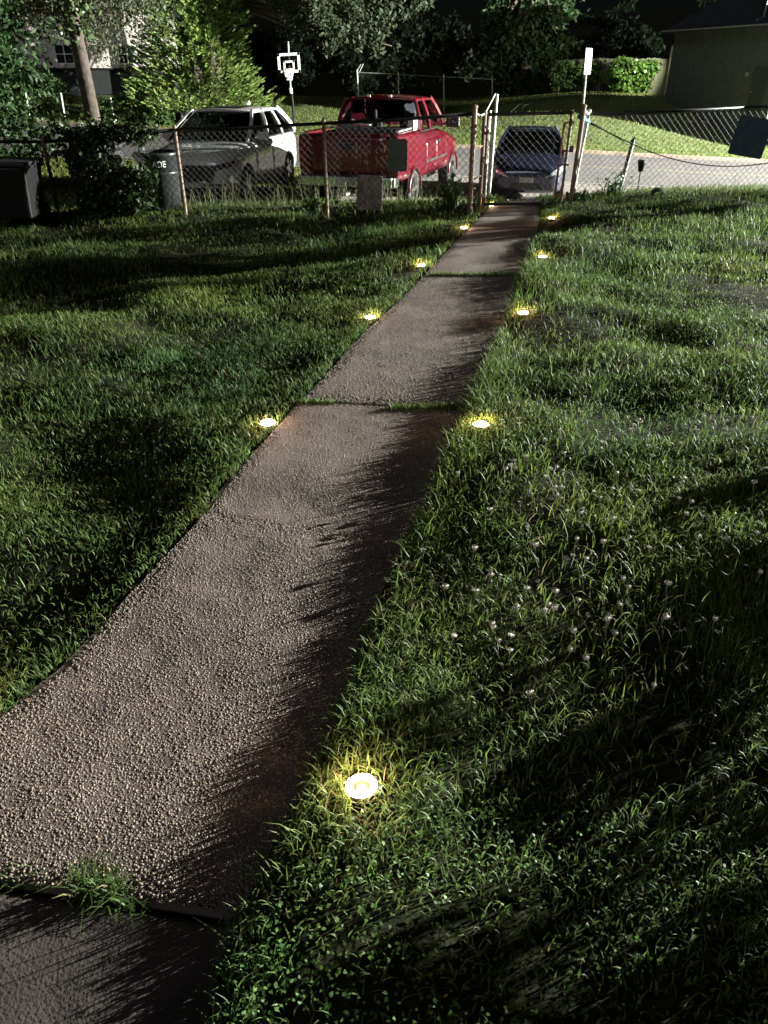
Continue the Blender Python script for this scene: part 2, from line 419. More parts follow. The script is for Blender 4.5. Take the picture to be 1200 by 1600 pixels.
# the lawn goes on to both sides of the view
N = 70000; y = rng.uniform(.3, 12.4, N); sd_ = np.where(rng.uniform(0, 1, N) < .5, -1, 1); x = sd_ * (.62 * y + .9 + 3.2 * rng.uniform(0, 1, N) ** 1.3); n = N
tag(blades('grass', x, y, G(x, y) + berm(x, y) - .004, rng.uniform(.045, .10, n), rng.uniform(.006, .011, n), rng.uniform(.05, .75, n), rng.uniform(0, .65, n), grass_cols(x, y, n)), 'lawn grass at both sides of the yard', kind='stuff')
# rough verge beyond the fence
x = rng.uniform(-9, 1.6, 26000); y = rng.uniform(12.3, 16.5, 26000)
k = (x < 1.0) | (y < 13.4); x, y = x[k], y[k]; n = len(x)
tag(blades('grass', x, y, G(x, y), rng.uniform(.06, .16, n), rng.uniform(.006, .011, n), rng.uniform(.05, .6, n), rng.uniform(0, .5, n), grass_cols(x, y, n, .15)), 'rough verge grass behind the fence under the cars', kind='stuff')
x = rng.uniform(-17, -1.2, 34000); y = rng.uniform(16.5, 27.6, 34000); k = y < np.where(x > -4, 25.2 - .30 * (x - 2.5), 27.15 - .19 * (x + 4)) - .1; x, y = x[k], y[k]; n = len(x)
vc = grass_cols(x, y, n, .2); vc[:, 0] += .05; vc[:, 1] += .045
tag(blades('grass', x, y, G(x, y), rng.uniform(.05, .13, n), rng.uniform(.012, .022, n), rng.uniform(.05, .6, n), rng.uniform(0, .5, n), vc), 'grass verge between the parked cars and the road', kind='stuff')
x = rng.uniform(2.3, 9.5, 9000); y = rng.uniform(12.4, 13.9, 9000); n = len(x)
tag(blades('grass', x, y, G(x, y), rng.uniform(.05, .12, n), rng.uniform(.006, .011, n), rng.uniform(.05, .6, n), rng.uniform(0, .5, n), grass_cols(x, y, n, .2)), 'grass tufts along the foot of the right-hand fence', kind='stuff')
# field across the road
N = 110000; x = rng.uniform(-26, 26, N); y = far_e(0) - .235 * x + .3 + 25 * rng.uniform(0, 1, N) ** 1.6; n = len(x)
fc = grass_cols(x, y, n, .25); fc[:, 0] += .070; fc[:, 1] += .085; fc[:, 2] += .012
tag(blades('grass', x, y, G(x, y), rng.uniform(.04, .11, n), rng.uniform(.02, .04, n), rng.uniform(.1, .7, n), rng.uniform(0, .5, n), fc), 'mown grass field across the road', kind='stuff')
# weeds growing out of the joints of the path
jx = []; jy = []; jh = []
for (u0, v0, u1, v1, cnt, hh) in ((0, 1372, 60, 1380, 70, .05), (110, 1385, 190, 1400, 160, .085), (160, 1400, 210, 1425, 60, .06), (610, 640, 735, 640, 650, .06), (470, 630, 525, 632, 220, .055), (672, 432, 800, 432, 900, .075), (795, 352, 815, 352, 60, .05), (735, 356, 850, 355, 200, .02), (350, 1440, 420, 1460, 60, .05)):
    A, B = gp(u0, v0), gp(u1, v1); t = rng.uniform(0, 1, cnt)
    jx.append(A.x + (B.x - A.x) * t + rng.normal(0, .014, cnt)); jy.append(A.y + (B.y - A.y) * t + rng.normal(0, .013, cnt)); jh.append(rng.uniform(.5, 1.2, cnt) * hh)
x, y, h = map(np.concatenate, (jx, jy, jh)); n = len(x)
tag(blades('grass', x, y, G(x, y) - .01, h, rng.uniform(.003, .006, n), rng.uniform(.1, .9, n), rng.uniform(0, .7, n), grass_cols(x, y, n, .03)), 'green weeds sprouting from the joints of the path', kind='stuff')
# tall seed stalks by the fence
x = np.concatenate([rng.uniform(-3.2, .8, 150), rng.uniform(3.6, 7.5, 40)]); y = np.concatenate([rng.uniform(12.3, 13.2, 150), rng.uniform(12.5, 12.9, 40)]); n = len(x)
tag(blades('tall_grass', x, y, G(x, y), rng.uniform(.25, .5, n), rng.uniform(.005, .009, n), rng.uniform(0, .2, n), rng.uniform(0, .3, n), np.tile([[.16, .16, .08]], (n, 1))), 'tall seeding grass stalks along the fence', kind='stuff')
# taller tufts round the path lights
tx = []; ty = []
for i, (lx, ly) in enumerate(LIGHTS):
    n_ = 46 if i == 0 else (90 if i in (1, 5) else 150); a_ = rng.uniform(0, 2 * np.pi, n_); r_ = rng.uniform(.060, .14, n_)
    tx.append(lx + r_ * np.cos(a_)); ty.append(ly + r_ * np.sin(a_))
x = np.concatenate(tx); y = np.concatenate(ty); k = ~((x > edgeL(y)) & (x < edgeR(y))); x, y = x[k], y[k]; n = len(x)
tag(blades('grass', x, y, G(x, y) + berm(x, y) - .004, rng.uniform(.035, .085, n), rng.uniform(.0035, .007, n), rng.uniform(.05, .6, n), rng.uniform(0, .5, n), grass_cols(x, y, n, .08)), 'grass tufts crowding round the path lights', kind='stuff')
# round clover leaves in the right-hand lawn
N = 26000; y = rng.uniform(.8, 8, N); x = edgeR(y) + .05 + rng.uniform(0, 1, N) ** 1.3 * (.62 * y + .6); kk = noise2(x, y, 2.1, 77) > .05; x, y = x[kk], y[kk]; n = len(x)
zz = G(x, y) + berm(x, y) + rng.uniform(.012, .05, n); a = rng.uniform(0, 6.28, n); L = rng.uniform(.006, .011, n)
Vc = np.stack([np.stack([x + L * (np.cos(a + b) * q), y + L * (np.sin(a + b) * q), zz + L * dz * rng.uniform(-.5, .8, n)], -1) for (b, q, dz) in ((0, 0, 0), (-.55, .8, .6), (-.25, 1.1, .9), (.25, 1.1, .9), (.55, .8, .6))], 1)
tag(npmesh('clover_leaves', Vc, 5, [(0, 1, 2, 3, 4)], LEAF, grass_cols(x, y, n, 0) * np.array([[.8, 1.0, .9]])), 'low clover leaves mixed into the right-hand lawn', kind='stuff')
# white clover heads in the right-hand lawn
cm = MB(); ico2 = [(ico_v[i] * (.010, .010, .008)).tolist() for i in range(len(ico_v))]
cm.add([(p[0], p[1], p[2] + .085) for p in ico2], ico_f)
for k in range(9):
    a = k * .7; cm.add([(math.cos(a) * .008, math.sin(a) * .008, .082), (math.cos(a + .3) * .013, math.sin(a + .3) * .013, .088), (math.cos(a) * .009, math.sin(a) * .009, .096), (math.cos(a - .3) * .006, math.sin(a - .3) * .006, .09)], [(0, 1, 2, 3)])
cm.tube([(0, 0, 0), (.004, .003, .082)], .0012, 4)
clover0 = cm.build('clover_flower', mat('clover_white', (.55, .52, .46), .7, var=.2, scale=200))
spots = []
r2 = random.Random(3)
while len(spots) < 110:
    u = r2.gauss(900, 140); v = r2.gauss(850, 150)
    if u > 1190 or v > 1130 or v < 560 or u < 650: continue
    p = gp(u, v)
    if p.x < float(edgeR(p.y)) + .08: continue
    spots.append(p)
for i, p in enumerate(spots):
    o = clover0 if i == 0 else clover0.copy()
    if i: COL.objects.link(o)
    o.location = (p.x, p.y, g(p.x, p.y) + float(berm(p.x, p.y)) - .012); s = r2.uniform(.75, 1.25); o.scale = (s, s, r2.uniform(.6, 1.1)); o.rotation_euler = (r2.uniform(-.3, .3), r2.uniform(-.3, .3), r2.uniform(0, 6))
    tag(o, 'small white clover flower in the lawn right of the path', 'flower', 'clover flowers in the right-hand lawn')

# ------------------------------------------------------------------ path lights
GLOW = emis('warm_led', (1.0, .76, .50), 8.0)
LENS = mat('clear_plastic_rim', (.55, .52, .48), .15, var=.05)
WARM = (1.0, .63, .37)
ll = ['lit disc light nearest the camera, right of the path', 'second lit disc light from the camera, right of the path', 'third lit disc light from the camera, right of the path', 'fourth lit disc light from the camera, right of the path', 'farthest lit disc light right of the path, by the gate',
      'lit disc light left of the path beside the grassy joint', 'second visible lit disc light left of the path', 'third visible lit disc light left of the path', 'fourth visible lit disc light left of the path near the gate', 'disc light at the left picture edge glowing into grass', 'disc light among weeds just inside the gate']
def path_light(i, x, y):
    t = thing('path_light', ll[i], 'garden light', (x, y, g(x, y) + float(berm(x, y)) - .006), i * .9, 'disc lights along the path'); t.scale = (.86, .86, .9); t.rotation_euler = (R((i * 37) % 9 - 4), R((i * 53) % 9 - 4), i * .9)
    MB().lathe([(0, -.03), (.048, -.03), (.058, -.005), (.060, .012), (.057, .018), (.050, .019)], 28).build('body', BLACKP, t, smooth=True)
    MB().lathe([(.050, .017), (.050, .022), (.044, .026), (.034, .027), (.031, .024), (.031, .018)], 28).build('lens_ring', GLOW, t, smooth=True)
    MB().lathe([(.0, .0245), (.026, .024), (.0305, .021), (.0305, .018)], 24).build('solar_cell', mat('amber_cell', (.03, .02, .012), .3, var=.2), t, smooth=True)
    sc = MB()
    for k in range(16):
        a = k * math.pi / 8; sc.tube([(.062 * math.cos(a + d), .062 * math.sin(a + d), .008 + .004 * math.cos(d * 16)) for d in (-.19, -.1, 0, .1, .19)], .003, 5)
    sc.build('rim', LENS, t, smooth=True)
    ld = bpy.data.lights.new('path_light_glow', 'POINT'); ld.energy = .60; ld.color = WARM; ld.shadow_soft_size = .03
    lo = bpy.data.objects.new('path_light_glow', ld); COL.objects.link(lo); lo.parent = t; lo.location = (0, 0, .052)
    return t
for i, (x, y) in enumerate(LIGHTS): path_light(i, x, y)

# ------------------------------------------------------------------ street lamp (out of frame, right)
sl = thing('street_lamp', 'tall grey street lamp beside the road, out of view to the right', 'street lamp', (LAMP.x + 2.2, LAMP.y - .4, g(LAMP.x + 2.2, LAMP.y - .4)))
zt = LAMP.z - sl.location.z
MB().tube([(0, 0, 0), (0, 0, zt - 1.0), (0, 0, zt - .2)], [.11, .08, .06], 12).build('pole', GALV, sl, smooth=True)
MB().tube([(0, 0, zt - .3), (-.6, .1, zt + .1), (-1.4, .25, zt + .28), (-2.0, .38, zt + .28)], .035, 8).build('arm', GALV, sl, smooth=True)
MB().lathe([(0, .30), (.16, .28), (.22, .18), (.20, .12)], 16, c=(-2.2, .4, zt)).build('lamp_head', GALV, sl, smooth=True)
MB().lathe([(0, .10), (.12, .11), (.18, .13)], 16, c=(-2.2, .4, zt)).build('lamp_lens', emis('street_lamp_lens', (.95, 1, .93), 30), sl, smooth=True)
ld = bpy.data.lights.new('street_lamp_light', 'POINT'); ld.energy = LAMP_POWER; ld.color = (.96, 1.0, .90); ld.shadow_soft_size = .12
lo = bpy.data.objects.new('street_lamp_light', ld); COL.objects.link(lo); lo.parent = sl; lo.location = (-2.2, .4, zt - .05)

# ------------------------------------------------------------------ vehicles
GLASS = glassmat('car_glass', (.72, .75, .74)); TINT = glassmat('tinted_glass', (.10, .11, .11))
SEAT = mat('seat_cloth', (.03, .03, .032), .9)
def paint(name, col, rough=.28, metal=.35):
    return mat(name, col, rough, metal, var=.06, scale=3, coat=.8)
def loft(stations):
    vs = []; fs = []; n = None
    for (y, w, zb, zs, zt) in stations:
        half = [(.0, zb), (.62 * w, zb), (.93 * w, zb + .03), (.985 * w, zb + .16 * (zs - zb)), (w, zb + .55 * (zs - zb)), (.99 * w, zs - .02), (.955 * w, zs + .35 * (zt - zs)), (.86 * w, zt - .01), (.45 * w, zt + .012), (0, zt + .018)]
        ring = half + [(-x, z) for (x, z) in half[-2:0:-1]]; n = len(ring)
        vs += [(x, y, z) for (x, z) in ring]
    for i in range(len(stations) - 1):
        for k in range(n): fs.append((i * n + k, i * n + (k + 1) % n, (i + 1) * n + (k + 1) % n, (i + 1) * n + k))
    fs.append(tuple(range(n))); fs.append(tuple((len(stations) - 1) * n + k for k in range(n))[::-1])
    return vs, fs
def make_body(name, stations, m, parent, wheels, wr, W, cavity=None, sub=2, crisp=None):
    vs, fs = loft(stations); me = bpy.data.meshes.new(name); me.from_pydata(vs, [], fs)
    bm = bmesh.new(); bm.from_mesh(me); bmesh.ops.recalc_face_normals(bm, faces=bm.faces)
    if crisp is not None:
        cl_ = bm.edges.layers.float.new('crease_edge')
        for e in bm.edges:
            if all(v.co.y < crisp for v in e.verts): e[cl_] = .85
    bm.to_mesh(me); bm.free()
    o = bpy.data.objects.new(name, me); COL.objects.link(o)
    md = o.modifiers.new('s', 'SUBSURF'); md.levels = sub; md.render_levels = sub
    cut = MB()
    for wy in wheels:
        for sx in (-1, 1):
            cut.lathe([(0, sx * (W - .34)), (wr, sx * (W - .34)), (wr, sx * (W + .2)), (0, sx * (W + .2))], 28, 'X', (0, wy, .33))
    if cavity: cut.box(*cavity)
    co = cut.build('cutter', m, merge=True)
    b = o.modifiers.new('b', 'BOOLEAN'); b.object = co; b.operation = 'DIFFERENCE'; b.solver = 'EXACT'
    dg = bpy.context.evaluated_depsgraph_get(); dg.update()
    nm = bpy.data.meshes.new_from_object(o.evaluated_get(dg)); nm.name = name
    bpy.data.objects.remove(o); bpy.data.objects.remove(co)
    nm.materials.clear(); nm.materials.append(m)
    nm.polygons.foreach_set('use_smooth', [True] * len(nm.polygons))
    for p in nm.polygons: p.material_index = 0
    o = bpy.data.objects.new(name, nm); COL.objects.link(o); o.parent = parent
    md = o.modifiers.new('es', 'EDGE_SPLIT'); md.split_angle = R(38)
    bm = bmesh.new(); bm.from_mesh(nm); bvh = BVHTree.FromBMesh(bm); bm.free()
    return o, bvh
def panel(bvh, name, quad, m, parent, axis, off=.006, nu=8, nv=6, solid=0):
    """a panel that follows the body; quad: four (a, z) corners seen along the axis: 'F' front, 'B' back, 'R' right, 'L' left, 'T' top (x, y)"""
    q = [Vector((a, b, 0)) for (a, b) in quad]; vs = []; fs = []
    for j in range(nv + 1):
        for i in range(nu + 1):
            u, v = i / nu, j / nv
            p = (q[0] * (1 - u) + q[1] * u) * (1 - v) + (q[3] * (1 - u) + q[2] * u) * v
            o, d = {'F': (Vector((p.x, 9, p.y)), Vector((0, -1, 0))), 'B': (Vector((p.x, -9, p.y)), Vector((0, 1, 0))),
                    'R': (Vector((9, p.x, p.y)), Vector((-1, 0, 0))), 'L': (Vector((-9, p.x, p.y)), Vector((1, 0, 0))), 'T': (Vector((p.x, p.y, 9)), Vector((0, 0, -1)))}[axis]
            h = bvh.ray_cast(o, d)
            hit = h[0] if h[0] is not None else o + d * 7
            vs.append(hit - d * off)
    for j in range(nv):
        for i in range(nu):
            k = j * (nu + 1) + i; fs.append((k, k + 1, k + nu + 2, k + nu + 1))
    return MB().add(vs, fs).build(name, m, parent, smooth=True, solid=solid)
def wheel(parent, x, y, r, w, rim=ALLOY, spokes=5):
    s = 1 if x > 0 else -1
    t = MB().lathe([(r * .62, -w / 2), (r * .9, -w / 2), (r * .98, -w * .38), (r, -w * .2), (r, w * .2), (r * .98, w * .38), (r * .9, w / 2), (r * .62, w / 2)], 28, 'X', closed=True)
    root = MB().lathe([(0, 0), (.06, 0), (.06, .02), (0, .02)], 10, 'X').build('wheel', BLACKP, parent); root.location = (x, y, r)
    t.build('tyre', RUBBER, root, smooth=True)
    m = MB().lathe([(r * .62, w * .48 * s), (r * .56, w * .36 * s), (r * .55, -w * .3 * s)], 28, 'X')
    for k in range(spokes):
        a = 2 * math.pi * k / spokes; m.bar((w * .34 * s, .03 * math.cos(a), .03 * math.sin(a)), (w * .38 * s, r * .59 * math.cos(a), r * .59 * math.sin(a)), .07, .03, up=Vector((1, 0, 0)))
    m.lathe([(0, w * .42 * s), (.05, w * .40 * s), (.06, w * .3 * s)], 14, 'X').build('rim', rim, root, smooth=False)
    return root
def cabin(parent, bf, br, wb, zb, tf, tr, wt, zt, m, glass, sideglass, splits, pill=.07, crown=.06, rearglass=None):
    A = {}
    for s in (-1, 1):
        A['bf', s] = Vector((s * wb * .97, bf, zb)); A['br', s] = Vector((s * wb * .95, br, zb)); A['tf', s] = Vector((s * wt, tf, zt)); A['tr', s] = Vector((s * wt * .97, tr, zt))
    # roof
    vs = []; fs = []; nu, nv = 10, 10
    for j in range(nv + 1):
        for i in range(nu + 1):
            u = i / nu * 2 - 1; v = j / nv; y = tr + (tf - tr) * v
            w_ = wt * (.97 + .03 * v) + .025
            vs.append((u * w_, y + (.05 if v > .5 else -.05) * (1 - u * u) * abs(2 * v - 1), zt + crown * (1 - abs(u) ** 3) * (1 - .55 * abs(2 * v - 1) ** 3)))
    for j in range(nv):
        for i in range(nu):
            k = j * (nu + 1) + i; fs.append((k, k + 1, k + nu + 2, k + nu + 1))
    MB().add(vs, fs).build('roof', m, parent, smooth=True, solid=.035)
    fw = Vector((0, 1, .3)).normalized(); bw = Vector((0, -1, .2)).normalized()
    MB().patch(A['bf', -1], A['bf', 1], A['tf', 1], A['tf', -1], 8, 5, .07, fw).build('windshield', glass, parent, smooth=True)
    MB().patch(A['br', -1], A['br', 1], A['tr', 1], A['tr', -1], 8, 5, .03, bw).build('rear_window', rearglass or sideglass, parent, smooth=True)
    for s in (-1, 1):
        out = Vector((s, 0, .2))
        base = lambda t: A['br', s].lerp(A['bf', s], t); top = lambda t: A['tr', s].lerp(A['tf', s], t)
        def pil(t0, t1, w):
            mb = MB(); a, b = base(t0), top(t1)
            pts = [a.lerp(b, k / 4) + out * .03 * math.sin(math.pi * k / 4) for k in range(5)]
            for k in range(4): mb.bar(pts[k], pts[k + 1] + (pts[k + 1] - pts[k]) * .08, w, .05, up=Vector((1, 0, 0)))
            mb.build('pillar', m, parent)
        pil(1, 1, pill); pil(0, 0, pill * 1.5)
        edges_ = [0.02] + splits + [.985]
        for q in range(len(edges_) - 1):
            a, b = edges_[q], edges_[q + 1]
            MB().patch(base(a), base(b), top(b), top(a), 4, 4, .03, out).build('side_window', sideglass, parent, smooth=True)
        for t in splits: pil(t, t, pill * 1.1)
        MB().tube([base(k / 8) + out * .02 for k in range(9)], .012, 6).build('window_trim', BLACKP, parent)
def seats(parent, rows, z):
    for (y, xs_) in rows:
        for x in xs_:
            b = MB(); b.box((x, y, z), (.48, .5, .16)); b.box((x, y - .28, z + .34), (.46, .14, .62)); b.box((x, y - .30, z + .74), (.24, .10, .18))
            b.build('seat', SEAT, parent, bevel=.04)
def steering(parent, x, y, z):
    c = Vector((x, y, z)); t = R(25)
    pts = [c + Vector((.18 * math.cos(a), .18 * math.sin(a) * math.sin(t), .18 * math.sin(a) * math.cos(t))) for a in [2 * math.pi * k / 20 for k in range(21)]]
    m = MB(); m.tube(pts, .014, 6, cap=False); m.bar(pts[0], pts[10], .03, .02); m.bar(c, pts[15], .03, .02); m.build('steering_wheel', BLACKP, parent, smooth=True)
def mirror(parent, x, y, z, m, big=1.0):
    s = 1 if x > 0 else -1
    mb = MB(); mb.box((x + s * .11 * big, y, z + .05), (.20 * big, .10, .15 * big)); mb.bar((x - s * .06, y + .02, z), (x + s * .06, y, z + .03), .05, .05)
    mb.build('mirror', m, parent, bevel=.035)

def crossover():
    p = gp(330, 302); loc = Vector((-3.52, 19.2, 0)); loc.z = g(-3.6, 18.4)
    t = thing('parked_car', 'pale grey crossover car facing the camera, parked left of the red pickup', 'car', loc, math.pi - R(11.0)); t.scale = (1.07, 1.07, 1.07)
    pt = paint('silver_white_paint', (.50, .475, .465), .3, .0)
    st = [(2.28, .60, .36, .62, .74), (2.22, .74, .27, .70, .86), (2.05, .84, .22, .76, .93), (1.7, .90, .20, .84, .99), (1.3, .915, .20, .90, 1.04), (.9, .92, .20, .96, 1.09), (0, .92, .2, .98, 1.09), (-1.2, .92, .2, 1.0, 1.1), (-1.85, .91, .22, 1.0, 1.11), (-2.15, .86, .3, .98, 1.08), (-2.27, .72, .40, .9, 1.0)]
    body, bvh = make_body('body', st, pt, t, (1.40, -1.30), .385, .92)
    cabin(t, 1.10, -2.15, .86, 1.07, .20, -1.50, .64, 1.555, pt, TINT, TINT, [.30, .62])
    panel(bvh, 'sunroof', [(-.5, .1), (.5, .1), (.5, -.9), (-.5, -.9)], TINT, t, 'T', off=.6) if False else None
    MB().patch((-.42, -.75, 1.622), (.42, -.75, 1.622), (.42, .0, 1.618), (-.42, .0, 1.618), 4, 4, .004).build('sunroof', BLACKP, t, smooth=True)
    panel(bvh, 'grille', [(-.50, .47), (.50, .47), (.62, .74), (-.62, .74)], mat('grille_mesh', (.008, .008, .009), .35, .3, bump=1.0, bscale=40, vor=True), t, 'F', .008)
    gt = MB(); 
    for (a, b) in (((-.64, .74), (-.47, .46)), ((-.47, .46), (.47, .46)), ((.47, .46), (.64, .74))):
        pts = []
        for k in range(7):
            x = a[0] + (b[0] - a[0]) * k / 6; z = a[1] + (b[1] - a[1]) * k / 6
            h = bvh.ray_cast(Vector((x, 9, z)), Vector((0, -1, 0))); pts.append((h[0] if h[0] else Vector((x, 2.2, z))) + Vector((0, .012, 0)))
        gt.tube(pts, .011, 6)
    gt.build('grille_trim', CHROME, t, smooth=True)
    for s in (-1, 1):
        hl = panel(bvh, 'headlight', [(s * .60, .66), (s * .86, .72), (s * .87, .81), (s * .60, .75)], mat('dark_headlamp', (.02, .02, .022), .12, .2), t, 'F', .010)
        MB().lathe([(0, .02), (.035, .015), (.04, 0)], 14, 'Y', (s * .70, 2.12, .715)).build('lens', CHROME, hl, smooth=True)
        panel(bvh, 'lower_intake', [(s * .30, .37), (s * .74, .39), (s * .74, .43), (s * .30, .42)], BLACKP, t, 'F', .006)
        for (y0, y1) in ((.88, -.12), (-.16, -1.12)):
            d = panel(bvh, 'door', [(s and y1, .36), (y0, .36), (y0, .99), (y1, .99)], pt, t, 'R' if s > 0 else 'L', .007, solid=.01)
            MB().bar((s * .945, y1 + .12, .90), (s * .945, y1 + .32, .90), .025, .03).build('handle', pt, d, bevel=.008)
        panel(bvh, 'sill', [(-.85, .24), (.95, .24), (.95, .33), (-.85, .33)], BLACKP, t, 'R' if s > 0 else 'L', .012)
        mirror(t, s * .90, .72, 1.10, pt)
    for y in (1.40, -1.30):
        for s in (-1, 1): wheel(t, s * .80, y, .36, .23)
    panel(bvh, 'lower_bumper', [(-.62, .30), (.62, .30), (.66, .355), (-.66, .355)], BLACKP, t, 'F', .006)
    MB().lathe([(0, .05), (.035, .03), (.05, 0)], 12, 'Z', (0, 2.165, .86)).build('emblem', CHROME, t, smooth=True) if False else None
    em = MB().tube([(-.05, 2.30, .655), (0, 2.305, .625), (.05, 2.30, .655)], .008, 6); em.tube([(.06 * math.cos(a), 2.30, .645 + .045 * math.sin(a)) for a in [k * math.pi / 8 for k in range(17)]], .006, 5); em.build('emblem', CHROME, t, smooth=True)
    fin = MB(); fin.add([(-.02, -1.5, 1.62), (.02, -1.5, 1.62), (.02, -1.3, 1.62), (-.02, -1.3, 1.62), (0, -1.5, 1.70)], [(0, 1, 4), (1, 2, 4), (2, 3, 4), (3, 0, 4)]); fin.build('antenna_fin', WHITE, t)
    seats(t, [(.0, (-.38, .38)), (-.9, (-.4, .4))], .62); steering(t, -.38, .52, 1.0)
    MB().box((0, 0, .50), (1.5, 3.2, .04)).build('cabin_floor', BLACKP, t); MB().box((0, .85, .98), (1.4, .35, .16)).build('dashboard', BLACKP, t, bevel=.05)
crossover()

def pickup():
    loc = Vector((.14, 18.0, 0)); loc.z = g(.1, 17.2) + .05
    t = thing('pickup_truck', 'red pickup truck seen from behind, parked between two cars', 'pickup truck', loc, R(-17))
    pt = paint('dark_red_paint', (.125, .008, .017), .25, .15)
    st = [(2.75, .70, .45, .80, .92), (2.66, .88, .40, .88, 1.03), (2.3, .94, .38, .95, 1.09), (1.6, .965, .42, 1.06, 1.22), (1.15, .97, .44, 1.14, 1.30), (.2, .97, .46, 1.17, 1.33), (-.75, .97, .46, 1.18, 1.36), (-.95, .97, .48, 1.32, 1.385), (-2.0, .97, .52, 1.36, 1.40), (-2.6, .97, .56, 1.37, 1.40), (-2.69, .97, .56, 1.37, 1.40), (-2.715, .97, .56, 1.37, 1.40), (-2.72, .968, .57, 1.37, 1.40)]
    body, bvh = make_body('body', st, pt, t, (1.75, -1.62), .43, .97, cavity=((0, -1.79, 1.36), (1.62, 1.72, 1.0)), crisp=-2.717)
    cabin(t, 1.12, -.86, .90, 1.335, .42, -.74, .735, 1.89, pt, GLASS, GLASS, [.40], pill=.075, crown=.07, rearglass=GLASS)
    # tailgate, lamps, bumper
    tgp = panel(bvh, 'tailgate', [(-.80, .70), (.80, .70), (.80, 1.385), (-.80, 1.385)], pt, t, 'B', .012, solid=.012)
    MB().box((0, -2.755, 1.20), (.26, .02, .10)).build('tailgate_handle', BLACKP, tgp, bevel=.01)
    for s in (-1, 1):
        panel(bvh, 'tail_light', [(s * .82, .84), (s * .925, .84), (s * .925, 1.28), (s * .82, 1.28)], mat('tail_light_red', (.20, .008, .008), .15, var=.1), t, 'B', .012)
        MB().patch((s * .80, -2.66, 1.408), (s * .955, -2.66, 1.408), (s * .955, -1.0, 1.408), (s * .80, -1.0, 1.408), 2, 6).build('bed_rail', pt, t, solid=.012)
        for k, (y0, y1) in enumerate(((1.10, .12), (.09, -.72))):
            d = panel(bvh, 'door', [(y1, .54), (y0, .54), (y0, 1.19), (y1, 1.19)], pt, t, 'R' if s > 0 else 'L', .007, solid=.01)
            if k == 0: MB().box((s * .985, y1 + .2, 1.10), (.03, .18, .05)).build('handle', BLACKP, d, bevel=.01)
        panel(bvh, 'side_moulding', [(-.72, .76), (1.12, .76), (1.12, .805), (-.72, .805)], BLACKP, t, 'R' if s > 0 else 'L', .016)
        mirror(t, s * .97, .92, 1.38, BLACKP, 1.45)
        for y in (1.75, -1.62):
            lip = MB(); lip.tube([(s * .985, y + .445 * math.cos(a), .33 + .445 * math.sin(a)) for a in [math.pi * (.02 + .96 * k / 16) for k in range(17)]], .022, 6); lip.build('wheel_arch', pt, t, smooth=True)
            wheel(t, s * .84, y, .375, .25, CHROME)
    bp = MB(); bp.box((0, -2.84, .62), (1.78, .16, .18)); bp.box((.89, -2.74, .62), (.10, .30, .18)); bp.box((-.89, -2.74, .62), (.10, .30, .18))
    bo = bp.build('rear_bumper', CHROME, t, bevel=.025)
    MB().box((0, -2.925, .63), (.36, .012, .15)).build('licence_plate', mat('plate_grey', (.35, .35, .36), .5), bo)
    MB().box((0, -2.80, .715), (1.3, .12, .015)).build('step_pad', BLACKP, bo)
    hb = MB(); hb.bar((0, -2.75, .42), (0, -3.02, .42), .07, .07); hb.lathe([(0, .11), (.022, .10), (.03, .07), (.02, .04), (.02, 0)], 12, 'Z', (0, -3.0, .455)); hb.build('tow_hitch', GALV, t)
    br = MB(); br.box((0, -.80, 1.945), (.34, .05, .05)); br.build('brake_light', mat('tail_light_red', (.2, .01, .01)), t, bevel=.01)
    for s in (-1, 1): MB().box((s * .22, -.79, 1.95), (.06, .04, .035)).build('cargo_lamp', WHITE, t)
    fr = MB(); fr.box((.45, .0, .33), (.10, 4.8, .14)); fr.box((-.45, 0, .33), (.10, 4.8, .14)); fr.tube([(-.75, -1.62, .36), (.75, -1.62, .36)], .06, 8); fr.box((0, -1.0, .36), (.8, .9, .2)); fr.build('chassis', BLACKP, t)
    MB().box((0, -1.79, .872), (1.61, 1.71, .012)).build('bed_floor', BLACKP, t)
    seats(t, [(.30, (-.42, .42))], .86); steering(t, -.42, .72, 1.40)
    MB().box((0, 1.0, 1.16), (1.5, .35, .16)).build('dashboard', BLACKP, t, bevel=.05)
    # loose things in the bed
    tb = MB(); tb.box((.0, -1.25, 1.30), (1.40, .5, .24)); mw = t.matrix_basis.copy()
    t.scale = (1.0, 1.0, 1.0)
    def world(o):
        o.matrix_basis = Matrix.Translation(loc) @ Matrix.Rotation(R(-17), 4, 'Z') @ Matrix.Scale(1.0, 4); return o
    tag(world(tb.build('tool_box', mat('dark_tool_box', (.03, .03, .035), .5), None, bevel=.02)), 'dark tool box across the pickup bed behind the cab', 'tool box')
    b1 = MB().bar((-.85, -1.1, 1.46), (.0, -1.35, 1.455), .09, .05); tag(world(b1.build('metal_bar', mat('raw_aluminium', (.6, .6, .6), .35, .8), None, bevel=.006)), 'pale metal bar lying on the left pickup bed rail', 'bar')
    b2 = MB().box((.78, -1.12, 1.505), (.12, .30, .18)); tag(world(b2.build('white_carton', WHITE, None, bevel=.01)), 'small white carton on the right pickup bed rail by the cab', 'carton')
    b3 = MB().bar((.86, -2.5, 1.432), (.84, -1.5, 1.432), .06, .03); tag(world(b3.build('metal_strip', mat('raw_aluminium', (.6, .6, .6)), None, bevel=.005)), 'bright metal strip lying along the right pickup bed rail', 'strip')
pickup()

